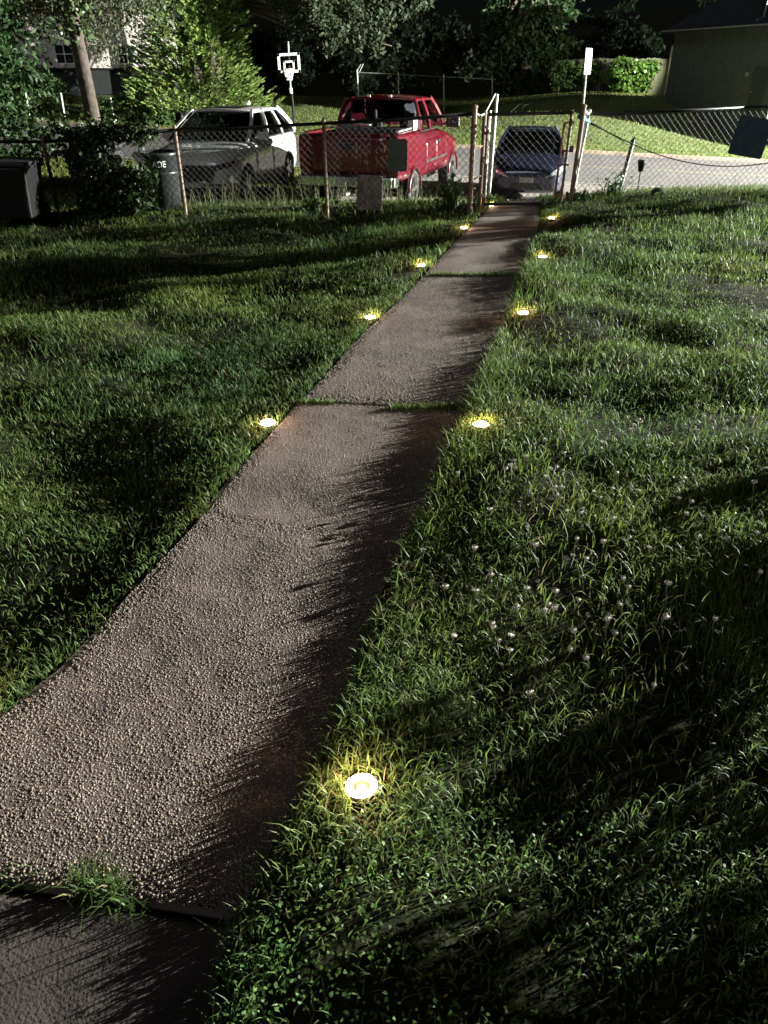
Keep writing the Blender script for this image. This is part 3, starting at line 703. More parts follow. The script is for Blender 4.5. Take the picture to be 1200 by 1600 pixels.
def blue_car():
    loc = Vector((3.68, 21.3, 0)); loc.z = g(3.7, 20.4) + .012
    t = thing('parked_car', 'dark blue car facing the camera behind the garden gate', 'car', loc, math.pi - R(10.5))
    pt = paint('dark_blue_paint', (.022, .026, .055), .25, .4)
    st = [(2.18, .52, .34, .54, .64), (2.12, .68, .24, .60, .74), (1.95, .79, .19, .68, .82), (1.6, .85, .17, .76, .88), (1.2, .868, .17, .82, .94), (.85, .87, .17, .86, .98), (0, .875, .17, .88, .98), (-1.2, .875, .17, .90, 1.0), (-1.8, .86, .2, .9, 1.0), (-2.05, .80, .28, .88, .97), (-2.18, .66, .36, .8, .9)]
    body, bvh = make_body('body', st, pt, t, (1.33, -1.28), .345, .875)
    cabin(t, 1.0, -1.9, .81, .96, .22, -1.25, .60, 1.40, pt, GLASS, TINT, [.34, .64], pill=.065, crown=.055)
    panel(bvh, 'grille', [(-.42, .30), (.42, .30), (.34, .44), (-.34, .44)], BLACKP, t, 'F', .008)
    panel(bvh, 'licence_plate', [(-.16, .45), (.16, .45), (.16, .56), (-.16, .56)], mat('plate_grey', (.35, .35, .36), .5), t, 'F', .012)
    for s in (-1, 1):
        hl = panel(bvh, 'headlight', [(s * .42, .56), (s * .80, .66), (s * .82, .79), (s * .60, .70)], mat('clear_headlamp', (.55, .57, .60), .08, .6), t, 'F', .010)
        MB().lathe([(0, .03), (.05, .02), (.06, 0)], 14, 'Y', (s * .66, 2.03, .66)).build('lens', CHROME, hl, smooth=True)
        panel(bvh, 'fog_light', [(s * .52, .30), (s * .68, .32), (s * .68, .40), (s * .52, .38)], BLACKP, t, 'F', .008)
        for (y0, y1) in ((.84, -.1), (-.13, -1.0)):
            d = panel(bvh, 'door', [(y1, .30), (y0, .30), (y0, .89), (y1, .89)], pt, t, 'R' if s > 0 else 'L', .006, solid=.01)
            MB().bar((s * .895, y1 + .1, .80), (s * .895, y1 + .28, .80), .025, .03).build('handle', pt, d, bevel=.008)
        mirror(t, s * .85, .70, 1.0, BLACKP, .95)
    for y in (1.33, -1.28):
        for s in (-1, 1): wheel(t, s * .77, y, .32, .2)
    MB().bar((.0, -1.0, 1.45), (.0, -1.12, 1.62), .012, .012).build('antenna', BLACKP, t)
    hood = MB(); hood.tube([(-.55, 1.02, .985), (0, 1.10, .99), (.55, 1.02, .985)], .012, 5); hood.build('wiper', BLACKP, t)
    seats(t, [(.05, (-.36, .36)), (-.8, (-.36, .36))], .50); steering(t, -.36, .55, .90)
    MB().box((0, .85, .87), (1.3, .35, .14)).build('dashboard', BLACKP, t, bevel=.05); MB().box((0, -.1, .40), (1.4, 3.0, .04)).build('cabin_floor', BLACKP, t)
blue_car()

# ------------------------------------------------------------------ chain-link fences
def chain(name, a0, b0, a1, b1, parent, m=WIRE, pitch=.09, r=.0034, seed=0):
    """diamond wire between two verticals a0-b0 (foot, top) and a1-b1"""
    a0, b0, a1, b1 = map(Vector, (a0, b0, a1, b1)); L = (a1 - a0).length; H = (b0 - a0).length
    nrm = (a1 - a0).cross(Vector((0, 0, 1))).normalized(); V = []
    def P(s, h): 
        t = s / L; k = h / H
        return (a0.lerp(a1, t)).lerp(b0.lerp(b1, t), k) + nrm * .018 * math.sin(t * math.pi) * math.sin(k * 4)
    nseg = max(3, int(H / .22)); ux = (a1 - a0).normalized()
    n = int((L + H) / pitch) + 1
    for fam in (1, -1):
        for i in range(n + 1):
            s0 = i * pitch - (H if fam > 0 else 0)
            for q in range(nseg):
                h0, h1 = H * q / nseg, H * (q + 1) / nseg
                sa, sb = s0 + fam * h0, s0 + fam * h1
                if max(sa, sb) <= 0 or min(sa, sb) >= L: continue
                def clip(sv, hv, so, ho):
                    lim = min(max(sv, 0.0), L)
                    return (lim, hv + (ho - hv) * (lim - sv) / (so - sv)) if lim != sv else (sv, hv)
                (ca, ha), (cb_, hb_) = clip(sa, h0, sb, h1), clip(sb, h1, sa, h0)
                if abs(ca - cb_) < .004: continue
                pa, pb = P(ca, ha), P(cb_, hb_); d = (pb - pa).normalized(); x = d.cross(nrm).normalized() * r; y = nrm * r
                off = nrm * r * fam
                V.append([pa + off + x, pa + off - x * .5 + y * .87, pa + off - x * .5 - y * .87, pb + off + x, pb + off - x * .5 + y * .87, pb + off - x * .5 - y * .87])
    o = npmesh(name, np.array([[tuple(p) for p in e] for e in V]), 6, [(0, 1, 4, 3), (1, 2, 5, 4), (2, 0, 3, 5)], m, None, parent); o['kind'] = 'stuff'
    return o
def post_obj(parent, foot, top, r, m, cap=True, name='post'):
    foot = Vector(foot); top = Vector(top); d = (top - foot).normalized()
    mb = MB().tube([foot - d * .25, foot.lerp(top, .5), top], r, 10)
    if cap: mb.tube([top, top + d * .02, top + d * .035], [r * 1.25, r * 1.1, r * .3], 10)
    return mb.build(name, m, parent, smooth=False)
# left fence: feet from their place on the lawn, tops with the sag of the photo
fl = thing('chain_link_fence', 'dark chain-link garden fence running left from the gate', 'fence')
feet = [(-7.4, 12.0), (-4.75, 11.9), (-2.92, 12.0), (-.82, 11.8), (1.19, 11.35)]
tops = [.90, at(75, 222, 11.9).z, at(279, 203, 12.0).z, at(509, 193, 11.8).z, at(733, 178, 11.35).z]
FP = [Vector((x, y, g(x, y))) for (x, y) in feet]; FT = []
for p, z, lean in zip(FP, tops, (0, -.03, -.02, -.01, 0)): FT.append(Vector((p.x + lean, p.y + .02, z)))
for i in range(4):
    post_obj(fl, FP[i], FT[i] + Vector((0, 0, .03)), .026, RUST)
    chain('chain_link', FP[i] + Vector((0, -.03, .03)), FT[i] + Vector((0, -.03, 0)), FP[i + 1] + Vector((0, -.03, .03)), FT[i + 1] + Vector((0, -.03, 0)), fl)
    MB().tube([FT[i], FT[i].lerp(FT[i + 1], .5) + Vector((0, 0, -.012)), FT[i + 1]], .022, 8).build('top_rail', DARKM, fl, smooth=True)
gpl = post_obj(fl, FP[4], (FT[4].x, FT[4].y, at(733, 168, 11.35).z), .036, RUST, name='end_post'); gpl['label'] = 'thick rusty end post at the left of the gate'
# left return of the fence towards the street
r1 = Vector((1.37, 11.75, g(1.37, 11.75))); r2_ = Vector((1.47, 12.0, g(1.47, 12.0))); r3 = Vector((1.57, 12.35, g(1.57, 12.3)))
fr_ = thing('fence_return', 'short chain-link return with pale posts left of the gate', 'fence', r1)
def rel(p): return Vector(p) - r1
post_obj(fr_, rel(r1), rel((r1.x, r1.y, at(748, 177, 11.75).z)), .028, RUST)
post_obj(fr_, rel(r2_), rel((r2_.x, r2_.y, 1.22)), .018, GALV)
post_obj(fr_, rel(r3), rel((r3.x + .02, r3.y, at(768, 150, 12.35).z)), .026, GALV)
chain('chain_link', rel(r1), rel((r1.x, r1.y, 1.2)), rel(r3), rel((r3.x, r3.y, 1.2)), fr_)
MB().tube([rel((1.19, 11.4, 1.24)), rel((1.3, 11.6, 1.2)), rel((r1.x, r1.y, 1.22)), rel((r3.x, r3.y, 1.44))], .014, 6).build('brace_rail', GALV, fr_)
for z in (.42, .80): MB().tube([rel((1.19, 11.36, z)), rel(r1 + Vector((0, 0, z)))], .010, 6).build('tie_bar', RUST, fr_)
# gate
gx0, gx1 = Vector((1.40, 11.60, g(1.4, 11.6) + .06)), Vector((2.49, 11.55, g(2.5, 11.55) + .06))
gate = thing('garden_gate', 'closed chain-link garden gate across the end of the path', 'gate', gx0)
A = Vector((0, 0, 0)); B = gx1 - gx0; hT0 = at(748, 179, 11.6).z - gx0.z; hT1 = at(885, 176, 11.55).z - gx1.z
U0 = Vector((0, 0, hT0)); U1 = B + Vector((.02, 0, hT1))
post_obj(gate, A, U0, .021, RUST, False, 'stile'); post_obj(gate, B, U1 + Vector((0, 0, .03)), .021, RUST, False, 'stile')
MB().tube([U0, U1], .021, 8).build('top_rail', DARKM, gate); MB().tube([A, B], .021, 8).build('bottom_rail', DARKM, gate)
chain('chain_link', A + Vector((0, -.02, .02)), U0 + Vector((0, -.02, 0)), B + Vector((0, -.02, .02)), U1 + Vector((0, -.02, 0)), gate)
lb = MB().tube([B + Vector((-.10, -.03, .10)), B + Vector((-.07, -.03, 1.02))], .016, 8); lb.tube([B + Vector((-.10, -.03, .10)), B + Vector((.03, -.03, .10))], .012, 6); lb.tube([B + Vector((-.07, -.03, 1.02)), B + Vector((.06, -.03, 1.02))], .012, 6); lb.tube([B + Vector((-.085, -.03, .5)), B + Vector((.05, -.03, .5))], .012, 6)
lb.build('latch_bar', mat('brown_rust', (.22, .10, .06), .8, .2, var=.3, scale=12), gate)
for z in (.12, .55, .98): MB().lathe([(.028, -.02), (.034, -.02), (.034, .02), (.028, .02)], 12, 'Z', A + Vector((0, 0, z)), True).build('hinge', GALV, gate)
# right fence
fr2 = thing('chain_link_fence', 'chain-link fence running right from the gate along the road', 'fence')
RF = [(2.60, 11.45), (2.85, 12.5), (5.2, 12.55), (7.6, 12.7), (10.2, 12.9)]
RTz = [at(899, 171, 11.45).z, at(920, 178, 12.5).z, at(1040, 168, 12.55).z, at(1240, 158, 12.7).z, 1.45]
RP = [Vector((x, y, g(x, y))) for (x, y) in RF]; RT = [Vector((p.x + .01, p.y, z)) for p, z in zip(RP, RTz)]
RT[0].x += .03; RT[1].x += .10
post_obj(fr2, RP[0], RT[0] + Vector((0, 0, .03)), .030, RUST); post_obj(fr2, RP[1] , RT[1] + Vector((0, 0, .03)), .030, GALV)
for i in (3, 4): post_obj(fr2, RP[i], RT[i] + Vector((0, 0, .03)), .026, RUST)
for i in range(4):
    chain('chain_link', RP[i] + Vector((0, -.03, .02)), RT[i] + Vector((0, -.03, 0)), RP[i + 1] + Vector((0, -.03, .02)), RT[i + 1] + Vector((0, -.03, 0)), fr2)
    MB().tube([RT[i], RT[i].lerp(RT[i + 1], .5) + Vector((0, 0, -.01)), RT[i + 1]], .021, 8).build('top_rail', DARKM if i else GALV, fr2, smooth=True)
# blue cloth knot and cables
kn = MB(); c0 = at(905, 182, 11.5)
for k in range(5):
    a = k * 1.3; kn.tube([c0 + Vector((.03 * math.cos(a), .02 * math.sin(a), .05 - .02 * k)), c0 + Vector((.05, .01 * k - .02, .03 * math.sin(a))), c0 + Vector((.10 + .02 * k, .12, -.03 - .012 * k))], [.016, .02, .010], 6)
tag(kn.build('blue_strap', mat('blue_cloth', (.02, .16, .22), .8), smooth=True), 'faded blue strap knotted round the right gate post', 'strap')
def sag(a, b, d, n=14): return [Vector(a).lerp(Vector(b), k / n) - Vector((0, 0, d * 4 * (k / n) * (1 - k / n))) for k in range(n + 1)]
tag(MB().tube(sag(at(916, 190, 12.3), at(990, 226, 12.4), .0) + sag(at(990, 226, 12.4), at(1215, 252, 12.5), .16)[1:], .008, 6).build('cable', DARKM, smooth=True), 'dark cable drooping along the right-hand fence', 'cable')
tag(MB().tube(sag(at(916, 188, 12.32), at(985, 228, 12.42), -.01), .006, 6).build('rope', mat('grey_rope', (.3, .3, .28), .9)), 'pale rope stretched from the gate post to the leaning post', 'rope')
# plates hanging on the fence
def plate(name, u0, v0, u1, v1, Y, col, label, cat, tilt=0, rough=.5):
    a, b = at(u0, v0, Y), at(u1, v1, Y); c = (a + b) / 2; w = abs(b.x - a.x); h = abs(a.z - b.z)
    rt = Matrix.Rotation(tilt, 3, 'Y'); mb = MB(); r = .03; pts = []
    for (sx, sz, a0) in ((1, 1, 0), (-1, 1, 90), (-1, -1, 180), (1, -1, 270)):
        for k in range(4):
            an = R(a0 + 30 * k); pts.append(Vector((sx * (w / 2 - r) + r * math.cos(an), 0, sz * (h / 2 - r) + r * math.sin(an))))
    n = len(pts); vs = [rt @ p + Vector((0, -.004, 0)) for p in pts] + [rt @ p + Vector((0, .004, 0)) for p in pts]
    mb.add(vs, [tuple(range(n)), tuple(range(2 * n - 1, n - 1, -1))] + [(k, (k + 1) % n, n + (k + 1) % n, n + k) for k in range(n)])
    o = mb.build(name, mat('plate_' + name, col, rough, .1, var=.15, scale=10)); o.location = c; return tag(o, label, cat)
plate('sign_board', 1152, 183, 1194, 245, 12.5, (.055, .08, .12), 'dark blue blank board hung on the right-hand fence', 'board', R(9))
plate('blank_board', 606, 217, 636, 268, 11.5, (.05, .075, .075), 'dark teal blank board hung on the fence before the pickup', 'board')
# leaning post, stake lamp, sign
pb = gp(968, 300); pb = Vector((pb.x if pb.y < 14 else 4.35, 12.75, g(4.35, 12.75))); tp = at(990, 218, 12.9); tp.y = 12.9
lp = MB(); lp.bar(at(967, 302, 12.75), tp, .055, .04); lp.add([tp + Vector((-.027, -.02, 0)), tp + Vector((.027, -.02, 0)), tp + Vector((.027, .02, 0)), tp + Vector((-.027, .02, 0)), tp + Vector((.012, 0, .05))], [(0, 1, 4), (1, 2, 4), (2, 3, 4), (3, 0, 4)])
tag(lp.build('leaning_post', mat('weathered_steel', (.10, .10, .09), .7, .4, var=.3, scale=15)), 'pointed metal stake leaning inside the right-hand fence', 'post')
sp = at(995, 306, 12.3); sl_ = thing('stake_lamp', 'unlit black garden stake lamp by the right-hand fence', 'garden lamp', (sp.x, 12.3, g(sp.x, 12.3)))
hp = at(1003, 252, 12.3) - sl_.location
MB().tube([(0, 0, -.05), (hp.x * .9, 0, hp.z - .14)], .009, 6).build('stake', BLACKP, sl_)
MB().lathe([(0, -.15), (.035, -.13), (.055, -.02), (.058, .0), (.05, .015), (0, .02)], 12, 'Z', (hp.x, 0, hp.z)).build('lamp_shade', BLACKP, sl_, smooth=True)
MB().lathe([(0, .024), (.045, .02), (.05, .014)], 12, 'Z', (hp.x, 0, hp.z)).build('cap', mat('grey_cap', (.25, .25, .26), .3), sl_, smooth=True)
bk = at(1026, 303, 12.2); bm_ = MB(); pts = []
for k in range(9):
    a = math.pi * k / 8; pts.append(Vector((bk.x - .11 * math.cos(a) , 12.2 , g(bk.x, 12.2) + .02 + .09 * math.sin(a))))
for k in range(8): bm_.add([pts[k] + Vector((0, -.12, 0)), pts[k + 1] + Vector((0, -.12, 0)), pts[k + 1] + Vector((.05, .12, .02)), pts[k] + Vector((.05, .12, .02))], [(0, 1, 2, 3)])
tag(bm_.build('plastic_edging', BLACKP, solid=.006), 'curled piece of black plastic edging lying by the right-hand fence', 'edging')
sg = thing('street_sign', 'narrow white vertical sign on a thin post by the gate', 'sign', (2.98, 12.75, g(2.98, 12.75)))
s0 = at(909, 260, 12.75) - sg.location; s1 = at(918.5, 78, 12.75) - sg.location; s0.z = 0
MB().tube([s0 + Vector((-.05, 0, 0)), s1], .018, 8).build('post', GALV, sg)
d = (s1 - s0).normalized(); top = s1 + d * .02; bot = at(915, 116, 12.75) - sg.location
wd = Vector((.50, .866, 0)); nn = Vector((.866, -.50, 0))     # the sign faces the road to the right, almost edge-on from here
def sq(t, w): return bot.lerp(top, t) + wd * w + nn * .024
sf = MB(); q = [sq(0, -.15), sq(0, .15), sq(1, .15), sq(1, -.15)]
sf.add(q + [p - nn * .004 for p in q], [(0, 1, 2, 3), (7, 6, 5, 4), (0, 4, 5, 1), (1, 5, 6, 2), (2, 6, 7, 3), (3, 7, 4, 0)])
sf.build('sign_face', mat('reflective_white', (.82, .82, .86), .4, var=.04), sg)
mk = MB()
for k, (t0, hh, cells) in enumerate(((.86, .02, 6), (.72, .05, 4), (.56, .05, 4), (.42, .03, 7), (.32, .035, 6), (.17, .02, 8))):
    for c_ in range(cells):
        w0 = (c_ - (cells - 1) / 2) * .24 / cells; hw = .24 / cells * .28; th = hh * .5 / .42 * (.7 + .3 * ((c_ + k) % 2))
        mk.add([sq(t0 - th, w0 - hw) + nn * .002, sq(t0 - th, w0 + hw) + nn * .002, sq(t0 + th, w0 + hw) + nn * .002, sq(t0 + th, w0 - hw) + nn * .002], [(0, 1, 2, 3)])
mk.build('lettering', mat('faded_lettering', (.25, .25, .32), .6), sg)
# concrete slab leaning on the fence
cb = at(577, 327, 11.68); tb_ = MB()
tb_.box((0, 0, .225), (.36, .06, .45)); ti = MB().box((0, -.034, .13), (.17, .012, .16))
so_ = thing('concrete_block', 'pale square concrete block standing against the fence', 'block', (cb.x, 11.70, g(cb.x, 11.7))); so_.rotation_euler = (R(-5), R(1.5), R(3))
tb_.build('slab_body', mat('old_concrete', (.27, .25, .22), .9, var=.2, scale=12, bump=.4, bscale=80), so_, bevel=.008); ti.build('recess_frame', mat('old_concrete_dark', (.22, .205, .18), .9, var=.2, scale=12), so_, bevel=.004)

# ------------------------------------------------------------------ bins by the fence
def bin_(name, u, Y, w, h, col, label, lean=0, lidtilt=0, text=None, rough=.5, rnd=False, wheels=True):
    x = at(u, 330, Y).x; t = thing(name, label, 'bin', (x, Y, g(x, Y)), lean)
    m = mat('plastic_' + label[:10], col, rough, var=.12, scale=6)
    if rnd:
        MB().lathe([(0, .0), (w * .42, 0), (w * .44, .02), (w * .5, h * .92), (w * .53, h * .93), (w * .53, h * .99), (w * .49, h), (w * .47, h * .9), (w * .41, .03), (0, .03)], 26).build('body', m, t, smooth=True)
        MB().lathe([(w * .475, h * .62), (w * .49, h * .63), (w * .49, h * .66), (w * .48, h * .67)], 26).build('band', m, t, smooth=True)
    else:
        vs = [(-w * .42, -w * .42, .05), (w * .42, -w * .42, .05), (w * .42, w * .42, .05), (-w * .42, w * .42, .05), (-w * .5, -w * .52, h * .9), (w * .5, -w * .52, h * .9), (w * .5, w * .52, h * .9), (-w * .5, w * .52, h * .9)]
        MB().add(vs, [(3, 2, 1, 0), (4, 5, 6, 7), (0, 1, 5, 4), (1, 2, 6, 5), (2, 3, 7, 6), (3, 0, 4, 7)]).build('body', m, t, bevel=.03)
        l = MB().box((0, 0, 0), (w * 1.08, w * 1.15, .05)); l.tube([(-w * .3, w * .6, -.02), (w * .3, w * .6, -.02)], .018, 6); lo_ = l.build('lid', m, t, bevel=.02); lo_.location = (0, 0, h * .94); lo_.rotation_euler = (0, lidtilt, 0)
        if wheels:
            for s in (-1, 1): MB().lathe([(0, -.025), (.1, -.025), (.1, .025), (0, .025)], 16, 'X', (s * w * .45, w * .40, .10)).build('wheel', RUBBER, t)
    if text:
        cu = bpy.data.curves.new('txt', 'FONT'); cu.body = text; cu.size = .115; cu.align_x = 'CENTER'; cu.extrude = .001
        to = bpy.data.objects.new('tmp', cu); COL.objects.link(to); dg = bpy.context.evaluated_depsgraph_get(); me = bpy.data.meshes.new_from_object(to.evaluated_get(dg)); bpy.data.objects.remove(to)
        rr = w * .492; a0 = .30
        for v in me.vertices:
            ang = v.co.x * .9 / rr + a0; v.co = Vector((rr * math.sin(ang) * 1.01, -rr * math.cos(ang) * 1.01 - v.co.z, h * .76 + v.co.y))
        me.materials.clear(); me.materials.append(WHITE); o = bpy.data.objects.new('lettering', me); COL.objects.link(o); o.parent = t
    return t
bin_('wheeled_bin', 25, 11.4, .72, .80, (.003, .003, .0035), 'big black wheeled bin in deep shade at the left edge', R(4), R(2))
bin_('wheeled_bin', 163, 12.5, .62, .92, (.008, .009, .010), 'dark wheeled bin with tilted lid wrapped in vines', R(-8), R(-4))
bin_('rubbish_bin', 257, 12.45, .60, .80, (.028, .029, .031), 'round grey bin with white lettering beside the vines', 0, 0, 'ADE', .28, True)
# white bag on the vine-covered bin
bx_ = at(221, 249, 12.25); bgm = MB()
for (dx, dz, r_) in ((0, 0, .09), (.09, .02, .07), (-.06, .03, .06), (.05, .06, .05)):
    bgm.add([(bx_.x + dx + v[0] * r_ * (1 + .25 * math.sin(9 * v[1])), bx_.y + v[1] * r_ * 1.1, bx_.z + dz + v[2] * r_ * .75) for v in ico_v], ico_f)
tag(bgm.build('plastic_bag', mat('white_film', (.55, .60, .68), .3, var=.3, scale=25)), 'crumpled white plastic bag between the dark bin and grey bin', 'bag')

# ------------------------------------------------------------------ foliage helpers
def leaves(name, P, size, col, m, parent=None, droop=.3, aspect=.5, dirs=None, spread=1.0):
    N = len(P); d = rng.normal(0, 1, (N, 3)) if dirs is None else dirs + rng.normal(0, .35 * spread, (N, 3))
    d[:, 2] -= droop; d /= np.linalg.norm(d, axis=1)[:, None]
    r = rng.normal(0, 1, (N, 3)); sd = np.cross(d, r); sd /= np.linalg.norm(sd, axis=1)[:, None] + 1e-9
    nn = np.cross(d, sd); L = (rng.uniform(.6, 1.3, N) * size)[:, None]; W = L * aspect * .5
    V = np.stack([P, P + d * L * .45 + sd * W + nn * L * .06, P + d * L, P + d * L * .45 - sd * W + nn * L * .06], 1)
    return npmesh(name, V, 4, [(0, 1, 2), (0, 2, 3)], m, col, parent)
def fcol(N, c, var=.35):
    k = rng.uniform(1 - var, 1 + var, N)[:, None]; out = np.array(c)[None] * k
    out[:, 0] *= rng.uniform(.8, 1.3, N); return np.clip(out, .002, 1)
def clumps(centre, rad, ncl, nl, cr, flat=.7, shell=.55, seed=1):
    """points in leaf clumps spread through an ellipsoid"""
    r = np.random.default_rng(seed); d = r.normal(0, 1, (ncl, 3)); d /= np.linalg.norm(d, axis=1)[:, None]
    rr = (shell + (1 - shell) * r.uniform(0, 1, ncl))[:, None]
    C = np.array(centre)[None] + d * rr * np.array(rad)[None] * r.uniform(.85, 1.12, (ncl, 1))
    k = r.normal(0, 1, (ncl, nl, 3)); k *= (r.uniform(0, 1, (ncl, nl, 1)) ** .5) / (np.linalg.norm(k, axis=2)[..., None] + 1e-9)
    P = C[:, None] + k * cr * r.uniform(.6, 1.4, (ncl, 1, 1)) * np.array([1, 1, flat])
    return P.reshape(-1, 3), C
def trunk(parent, base, pts, radii, limbs, m, name='trunk'):
    t = MB().tube([Vector(p) for p in pts], radii, 10).build(name, m, parent, smooth=True)
    if limbs:
        mb = MB()
        for (a, b, r) in limbs:
            a = Vector(a); b = Vector(b); mid = a.lerp(b, .5) + Vector((random.uniform(-.2, .2), random.uniform(-.2, .2), random.uniform(.0, .3)))
            mb.tube([a, mid, b], [r, r * .7, r * .3], 7)
        mb.build('limbs', m, parent, smooth=True)
    return t
BARK = mat('bark', (.11, .085, .065), .95, var=.3, scale=14, bump=1.0, bscale=22)
def broad_tree(name, label, x, y, th, crown_c, crown_r, ncl, nl, cr, lsize, col, tr=.2, seed=1, droop=.3, group=None, shell=.5):
    z = g(x, y); t = thing(name, label, 'tree', (x, y, z), 0, group)
    P, C = clumps(crown_c, crown_r, ncl, nl, cr, seed=seed, shell=shell)
    limbs = []
    r = random.Random(seed); cc = [Vector(c) for c in C]; r.shuffle(cc)
    for c in cc[:16]: limbs.append((Vector((0, 0, th * r.uniform(.55, 1.0))), c, tr * .35))
    trunk(t, None, [(0, 0, -.3), (r.uniform(-.1, .1), r.uniform(-.1, .1), th * .5), (r.uniform(-.2, .2), 0, th)], [tr * 1.25, tr, tr * .7], limbs, BARK)
    leaves('crown', P, lsize, fcol(len(P), col), FOL, t, droop)
    return t

# conifer across the road
cp = Vector((-9.2, 43.6, 0)); cp.z = g(cp.x, cp.y)
ct = thing('conifer_tree', 'broad bushy green conifer across the road left of the basketball hoop', 'tree', cp)
trunk(ct, None, [(0, 0, -.2), (0, .05, 4), (0, 0, 9.5)], [.28, .2, .05], None, BARK)
P = []; D = []; nb = 3000
for i in range(nb):
    zz = 9.6 * (random.random() ** 1.25); a = random.uniform(0, 2 * math.pi); rad = 3.55 * (1 - zz / 10.4) ** .8 * random.uniform(.62, 1.08) * (1 + .15 * math.sin(3 * a + zz * 1.7))
    if zz < .8: rad *= .6 + .5 * zz
    c = np.array([rad * math.cos(a), rad * math.sin(a), zz + .05]); out = np.array([math.cos(a), math.sin(a), .55 + random.uniform(-.3, .3)])
    sdv = np.array([-math.sin(a), math.cos(a), 0])
    for k in range(11):
        t = k / 10; P.append(c - out * .42 * (1 - t) + sdv * random.uniform(-.03, .03)); D.append(out * .8 + sdv * (1 if k % 2 else -1) * .7 * (1 - t * .8) + np.array([0, 0, -.15]))
P = np.array(P); D = np.array(D); N = len(P)
leaves('crown', P, .26, fcol(N, (.165, .235, .065), .3), FOL, ct, 0, .32, D, .4)

# oak whose lit lower branches hang into the view
op = Vector((-9.6, 50, 0)); op.z = g(op.x, op.y)
ok = thing('oak_tree', 'oak tree with grey-green lower branches hanging above the field', 'tree', op)
def O(u, v, Y): return at(u, v, Y) - op
limbs = []; CL = []
r5 = np.random.default_rng(5)
for (u, v, Y, rr) in ((470, 20, 41, .9), (500, 5, 40, .9), (520, 45, 40.5, .75), (512, 68, 40.5, .45), (545, 15, 41, .9), (570, 30, 42, .8), (590, 62, 42, .6), (612, 72, 42, .35), (600, 10, 42, .9), (630, 5, 42, .7), (585, 78, 42, .3), (560, 60, 41, .4), (655, -8, 42, .7), (440, -20, 42, 1.0), (500, -50, 42, 1.6), (600, -60, 42, 1.6), (540, -110, 43, 2.4), (420, -120, 46, 2.6), (640, -130, 44, 2.2)):
    c = O(u, v, Y); CL.append((c, rr)); limbs.append((Vector((.2, -.3, 5.2)), c, .07))
trunk(ok, None, [(0, 0, -.3), (.1, -.1, 3), (.2, -.3, 5.4), (.3, -.6, 9)], [.45, .36, .3, .15], limbs, BARK)
P = np.concatenate([np.array(c)[None] + (lambda k: k / (np.linalg.norm(k, axis=1)[:, None]) * (r5.uniform(0, 1, (len(k), 1)) ** .45) * rr)(r5.normal(0, 1, (int(900 * rr * rr) + 120, 3))) for c, rr in CL])
keep = noise2(P[:, 0] * 2, P[:, 2] * 2 + P[:, 1], 1.6, 8) > -.35; P = P[keep]
leaves('crown', P, .22, fcol(len(P), (.034, .046, .024), .3), FOL, ok, .5)

# ivy-clad trees beyond the field, far right of centre
broad_tree('ivy_tree', 'dim ivy-clad tree behind the black picket fence', at(820, 100, 56).x, 56, 7, (0, 0, 3.6), (3.0, 2.4, 4.2), 130, 90, .7, .30, (.024, .048, .015), .35, 12)
broad_tree('ivy_tree', 'dim tree rising above the corner of the right-hand house', at(1180, 100, 60).x, 60, 6, (0, 0, 5.2), (3.6, 2.5, 3.0), 110, 80, .8, .30, (.028, .048, .016), .35, 13)
# dark wood far behind
wp = []
for k in range(46):
    x = -58 + k * 2.6 + random.uniform(-1, 1); y = random.uniform(84, 98); h = random.uniform(5, 9)
    Pk, _ = clumps((x, y, h * .45), (2.6, 2.2, h * .55), 22, 40, .9, seed=100 + k, shell=.4); wp.append(Pk)
wp = np.concatenate(wp); tag(leaves('woods', wp, .55, fcol(len(wp), (.008, .014, .006), .3), FOL), 'dark far-off wood behind the field', kind='stuff')

# ------------------------------------------------------------------ left side: pole, overhanging trees, vines, shrubs
pf = at(156, 215, 17.6); pz = g(pf.x, 17.6); pole = thing('utility_pole', 'leaning brown wooden utility pole behind the vine-covered fence', 'pole', (pf.x, 17.6, pz))
pt0 = at(157, 240, 17.6) - pole.location; pt1 = at(119, 55, 17.6) - pole.location; dd = (pt1 - pt0).normalized()
MB().tube([Vector((pt0.x, 0, pt0.z)) - dd * 1.2, pt0, pt1, pt1 + dd * 5], [.15, .145, .135, .11], 14).build('shaft', mat('pole_wood', (.065, .048, .038), .9, var=.3, scale=9, bump=.8, bscale=18), pole, smooth=True)
iv = MB(); Pp = np.array([tuple(pt1 + dd * s + Vector((random.gauss(0, .2), random.gauss(0, .2), random.gauss(0, .1)))) for s in np.linspace(.0, 4.5, 2600)])
leaves('ivy', Pp, .11, fcol(len(Pp), (.06, .085, .035)), FOLW, pole, .5, .7)
broad_tree('leafy_tree', 'dark broad-leaved tree at the left edge behind the fence', -8.6, 16.8, 4.5, (.3, 0, 2.2), (1.75, 1.5, 2.4), 120, 85, .42, .13, (.024, .052, .016), .16, 31, .5)
